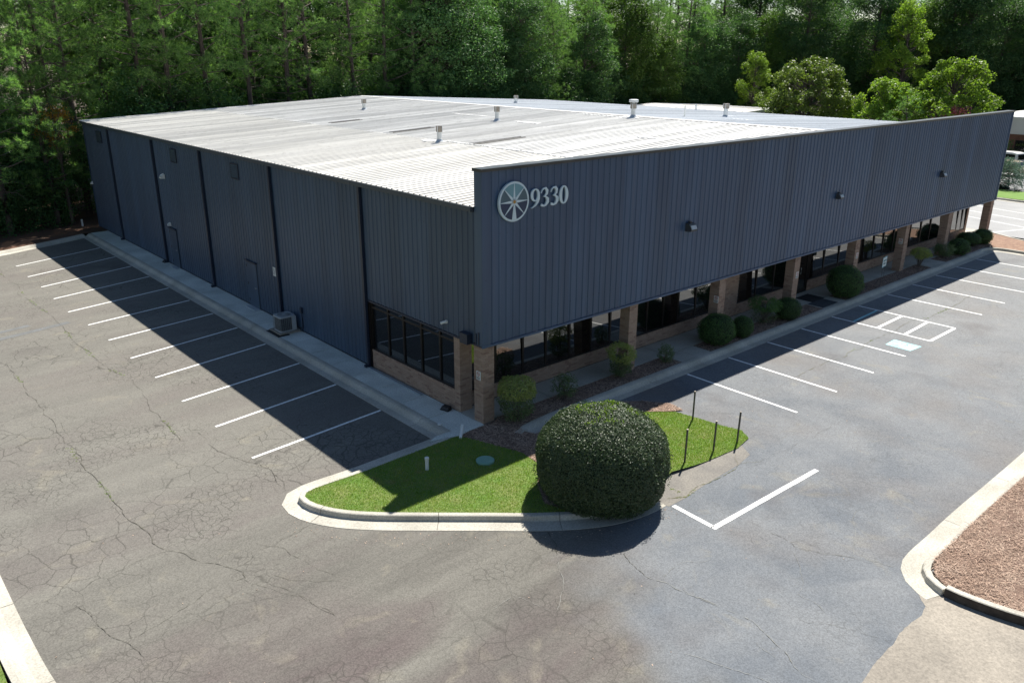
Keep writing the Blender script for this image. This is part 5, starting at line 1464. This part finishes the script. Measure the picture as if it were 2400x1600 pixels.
for rank, k, x, y, s, a in plan:
    c = cnt.get(rank, 0); cnt[rank] = c + 1
    if rank == 1 and c < len(ORD):
        where = 'beyond the side lot' if -a > 76 else ('behind the warehouse roof' if -a > 33 else 'beyond the far lot')
        lb = f'{WHAT[k]} {where}, {ORD[c]} from left, front row'
    elif rank == 2 and c < len(ORD):
        lb = f'{WHAT[k]} in the second row of the wood, {ORD[c]} from left'
    else:
        lb = f'{WHAT[k]} in the {FR[rank]} ranks of the wood' if rank > 1 else f'{WHAT[k]} at the right end of the front row'
    tree(k, x, y, s, lb, f'{WHAT[k]}s of the wood, {FR[rank]} ranks')
# understorey closing the gaps between trunks
c = 0
for off, step in ((-.5, 3.4), (3.5, 4.6), (9, 5.5)):
    for x, y in edge(off, step):
        if 13 < ang(x, y) < 86:
            x += rnd.uniform(-1, 1); y += rnd.uniform(-.8, .8)
            lb = 'low dark understorey tree filling the wood between the trunks'
            if off < 0: lb = 'low dark understorey tree at the far right end of the wood edge'
            if off < 0 and c < len(ORD): lb = f'low dark understorey tree at the wood edge, {ORD[c]} from left'
            tree('under', x, y, rnd.uniform(.75, 1.35), lb, 'understorey trees of the wood' + (' edge' if off < 0 else ''), name='understorey_tree'); c += 1
# individual trees that stand out
tree('pineD', -4.9, 40.4, .95, 'nearest feathery pine at the left edge of the photo', rz=1.2)
tree('pineD', -1.9, 41.9, .86, 'feathery pine reaching over the far left roof corner', rz=2.2)
tree('bright', 74, 39, .80, 'bright yellow-green tree among the dark ones behind the roof', rz=.3)
tree('bright', 90, 29.0, 1.22, 'tall bright yellow-green tree right of the gap of sky', rz=1.3)
tree('broadB', 66, 46.5, .75, 'lighter green tree behind the second white roof', rz=3)
tree('maple', 60, 24.0, 1.12, 'broad rounded maple-like tree right of the second white roof', rz=.8)
tree('mapleB', 61, 17.0, 1.08, 'smaller pale green tree between the two rounded crowns', rz=2.1)
tree('mapleB', 60, 11.0, 1.28, 'bright yellow-green rounded tree at the right above the parapet', rz=4.0)
K['small'] = kind(pine(7.9, .05, 1.7, 31, 40, 14, 22, .22), 'needle')
tree('small', 57, 12.9, .98, 'small dark conifer in front of the bright rounded trees', name='pine_tree')
K['pink'] = kind(broad(7.6, .35, 1.9, 33, 26, 2600, .16, .45), 'blossom')
tree('pink', 57.5, 10.0, 1.0, 'tree with pink blossom peeping over the parapet at the right')
K['orange'] = kind(broad(9.0, .62, 1.2, 35, 30, 1300, .15, .42), 'autumn')
tree('orange', -1.1, 41.4, .90, 'small tree with orange leaves by the far left roof corner')
K['spruce'] = kind(pine(3.2, .04, 1.15, 41, 70, 18, 20, .11), 'needleblue')
tree('spruce', 64.9, 6.9, .85, 'small blue-green spruce on the mulched corner of the far lot', name='spruce_tree', sz=.72)

def mass(name, poly, n, zlo, zhi, size, mat, label, cat):
    x, y = rand_in(poly, n); z = R.uniform(0, 1, n) ** 1.1 * (zhi - zlo) + zlo
    P = np.stack([x, y, z], 1)
    k = vnoise(P, .55) > -.12
    P = P[k]; N = nrm(R.normal(size=P.shape) + [0, 0, .4])
    V, F = leaves(P, np.cross(N, R.normal(size=P.shape)), N, size * R.uniform(.7, 1.4, len(P)), size * .6)
    tag(link(name, mesh_np(name, V, F), MA[mat]), label, cat, kind='stuff')
mass('undergrowth', [(-22, 38.2), (-6, 38.6), (-3, 40.2), (-1, 41), (-1, 44), (-22, 44)], 52000, -.1, 4.2, .15, 'leafdark', 'dark tangled undergrowth along the wood edge beyond the side lot', 'undergrowth')

wp = np.array(WEEDS); wp = np.repeat(wp, 14, 0) + R.normal(size=(len(wp) * 14, 2)) * .022
P = np.concatenate([wp, np.full((len(wp), 1), GZ + .005)], 1)
V, F = needles(P, R.normal(size=P.shape) * [1, 1, .3] + [0, 0, .7], R.uniform(.02, .05, len(P)), .008)
tag(link('weeds', mesh_np('weeds', V, F), MA['grass']), 'sparse weeds growing along the asphalt cracks', 'weeds', kind='stuff')

# ------------------------------------------------------------------ neighbours
nb = empty('neighbour_warehouse'); tag(nb, 'low white-roofed metal building behind the warehouse', 'building')
mb = MB(); mb.box(50, 70, 29, 43.5, -.1, 5.1); mb.build('wall', MA['fasciawhite'], nb)
w_ = .9
for side in (0, 1):
    xa, xb, za, zb_ = (49.8, 60, 5.15, 5.62) if side == 0 else (60, 70.2, 5.62, 5.15)
    pr = [(0, 0), (.36, 0), (.38, .04), (.44, .04), (.46, 0), (w_, 0)]; v = []; f = []
    for yy, h in pr: v += [(xa, yy, za + h), (xb, yy, zb_ + h)]
    for i in range(len(pr) - 1): f.append((2 * i, 2 * i + 1, 2 * i + 3, 2 * i + 2))
    mb = MB(); mb.add(v, f); me = mb.mesh('roof_sheet'); me.materials.append(MA['roofA'])
    for i in range(16):
        o = bpy.data.objects.new('roof_sheet', me); COL.objects.link(o); o.parent = nb; o.location = (0, 29 + i * w_, 0)
mb = MB(); mb.prism_y([(49.8, 5.12), (60, 5.6), (70.2, 5.12), (70.2, 4.95), (60, 5.4), (49.8, 4.95)], 28.9, 29.0); mb.build('rake_trim', MA['white'], nb)
fb_ = empty('brick_office'); tag(fb_, 'far brick office with a deep cream fascia at the right edge', 'building')
mb = MB(); mb.box(84, 100, -16, 15.5, -.1, 3.1); mb.build('wall', MA['redbrick'], fb_)
mb = MB(); mb.box(82.6, 101, -17, 16.2, 3.1, 4.75); mb.build('fascia', MA['fasciawhite'], fb_)
mb = MB(); mb.box(82.5, 101.1, -17.1, 16.3, 4.75, 4.86); mb.build('roof', MA['white'], fb_)
for i in range(6):
    yy = 12 - i * 4.2
    mb = MB(); mb.box(83.93, 84.0, yy - 1.0, yy + 1.0, .8, 2.4); f_ = mb.build('window', MA['frame'], fb_)
    mb = MB(); mb.box(83.9, 83.935, yy - .92, yy + .92, .88, 2.32); mb.build('pane', MA['carglass'], f_)
mass('hedge', [(81.5, -10), (83.2, -10), (83.2, 13.5), (81.5, 13.5)], 9000, 0, 2.6, .2, 'leafdark', 'dark foliage growing against the far brick office', 'hedge')
mass('mulch_ring', [(63.4, 5.6), (66.6, 5.6), (66.6, 8.6), (63.4, 8.6)], 1500, -.02, .05, .2, 'core', 'dark mulch round the blue-green spruce', 'mulch')

def car(loc, rz, paint, label, kindn='saloon'):
    e = empty('parked_car', loc, rz); tag(e, label, 'car')
    L, W = 4.5, .88
    prof = [(-2.25, .35), (-2.25, .72), (-2.05, .88), (-1.35, .95), (-.85, 1.36), (-.2, 1.44), (.55, 1.38), (1.25, .96), (2.0, .84), (2.22, .66), (2.24, .35)]
    if kindn == 'van': prof = [(-2.25, .35), (-2.27, 1.0), (-2.15, 1.75), (-1.6, 1.85), (.5, 1.82), (1.1, 1.15), (2.05, .95), (2.24, .7), (2.24, .35)]
    v = []; n = len(prof)
    for s in (-1, 1):
        for x, z in prof: v.append((x, s * W * (1 - .22 * max(0, z - .9)), z))
    mid = [(x, 0, z + .02) for x, z in prof]
    f = [tuple(range(n)), tuple(reversed(range(n, 2 * n)))] + [((i + 1) % n, i, n + i, n + (i + 1) % n) for i in range(n)]
    mb = MB(); mb.add(v, f); b = mb.build('body', MA[paint], e)
    mod = b.modifiers.new('b', 'BEVEL'); mod.width = .07; mod.segments = 3
    hs = 1.3 if kindn != 'van' else 1.7
    for s in (-1, 1):
        mb = MB(); y = s * (W * (1 - .22 * max(0, 1.15 - .9)) + .012)
        q = [(-1.2, .97), (-.8, 1.30), (.5, 1.30), (1.02, .97)] if kindn != 'van' else [(-2.0, 1.05), (-1.95, 1.65), (.4, 1.65), (.85, 1.15)]
        mb.add([(x, s * (W * (1 - .22 * max(0, z - .9)) + .008), z) for x, z in q], [(0, 1, 2, 3)]); mb.build('side_window', MA['carglass'], e)
    def quad(xa, za, xb, zb_, nm):
        k1, k2 = W * (1 - .22 * max(0, za - .9)) - .08, W * (1 - .22 * max(0, zb_ - .9)) - .10
        mb = MB(); mb.add([(xa, -k1, za), (xa, k1, za), (xb, k2, zb_), (xb, -k2, zb_)], [(0, 1, 2, 3)]); mb.build(nm, MA['carglass'], e)
    if kindn != 'van': quad(1.22, 1.01, .64, 1.37, 'windscreen'); quad(-1.36, 1.0, -.94, 1.33, 'rear_window')
    else: quad(1.09, 1.20, .58, 1.76, 'windscreen'); quad(-2.3, 1.15, -2.19, 1.65, 'rear_window')
    for x in (-1.4, 1.4):
        for s in (-1, 1):
            mb = MB(); mb.tube([(x, s * .70, .33), (x, s * .90, .33)], .33, 18); w = mb.build('wheel', MA['rubber'], e)
            mb = MB(); mb.tube([(x, s * .89, .33), (x, s * .915, .33)], .19, 12); mb.build('rim', MA['galv'], w)
    for s in (-1, 1):
        mb = MB(); mb.box(2.19, 2.25, s * .62 - .15, s * .62 + .15, .62, .74); mb.build('headlight', MA['lens'], e)
        mb = MB(); mb.box(-2.27, -2.2, s * .66 - .12, s * .66 + .12, .66, .82); mb.build('tail_light', MA['red'], e)
car((74.5, 10.2, -.14), 1.35, 'cartan', 'tan car parked behind the blue-green spruce')
car((79.0, 12.6, -.14), 1.35, 'carwhite', 'white van parked near the far brick office', 'van')
car((72.5, 13.2, -.14), 1.5, 'carsilver', 'silver car half hidden by the warehouse corner')
car((78.5, 8.6, -.14), 1.35, 'carsilver', 'silver car at the right edge before the far brick office')
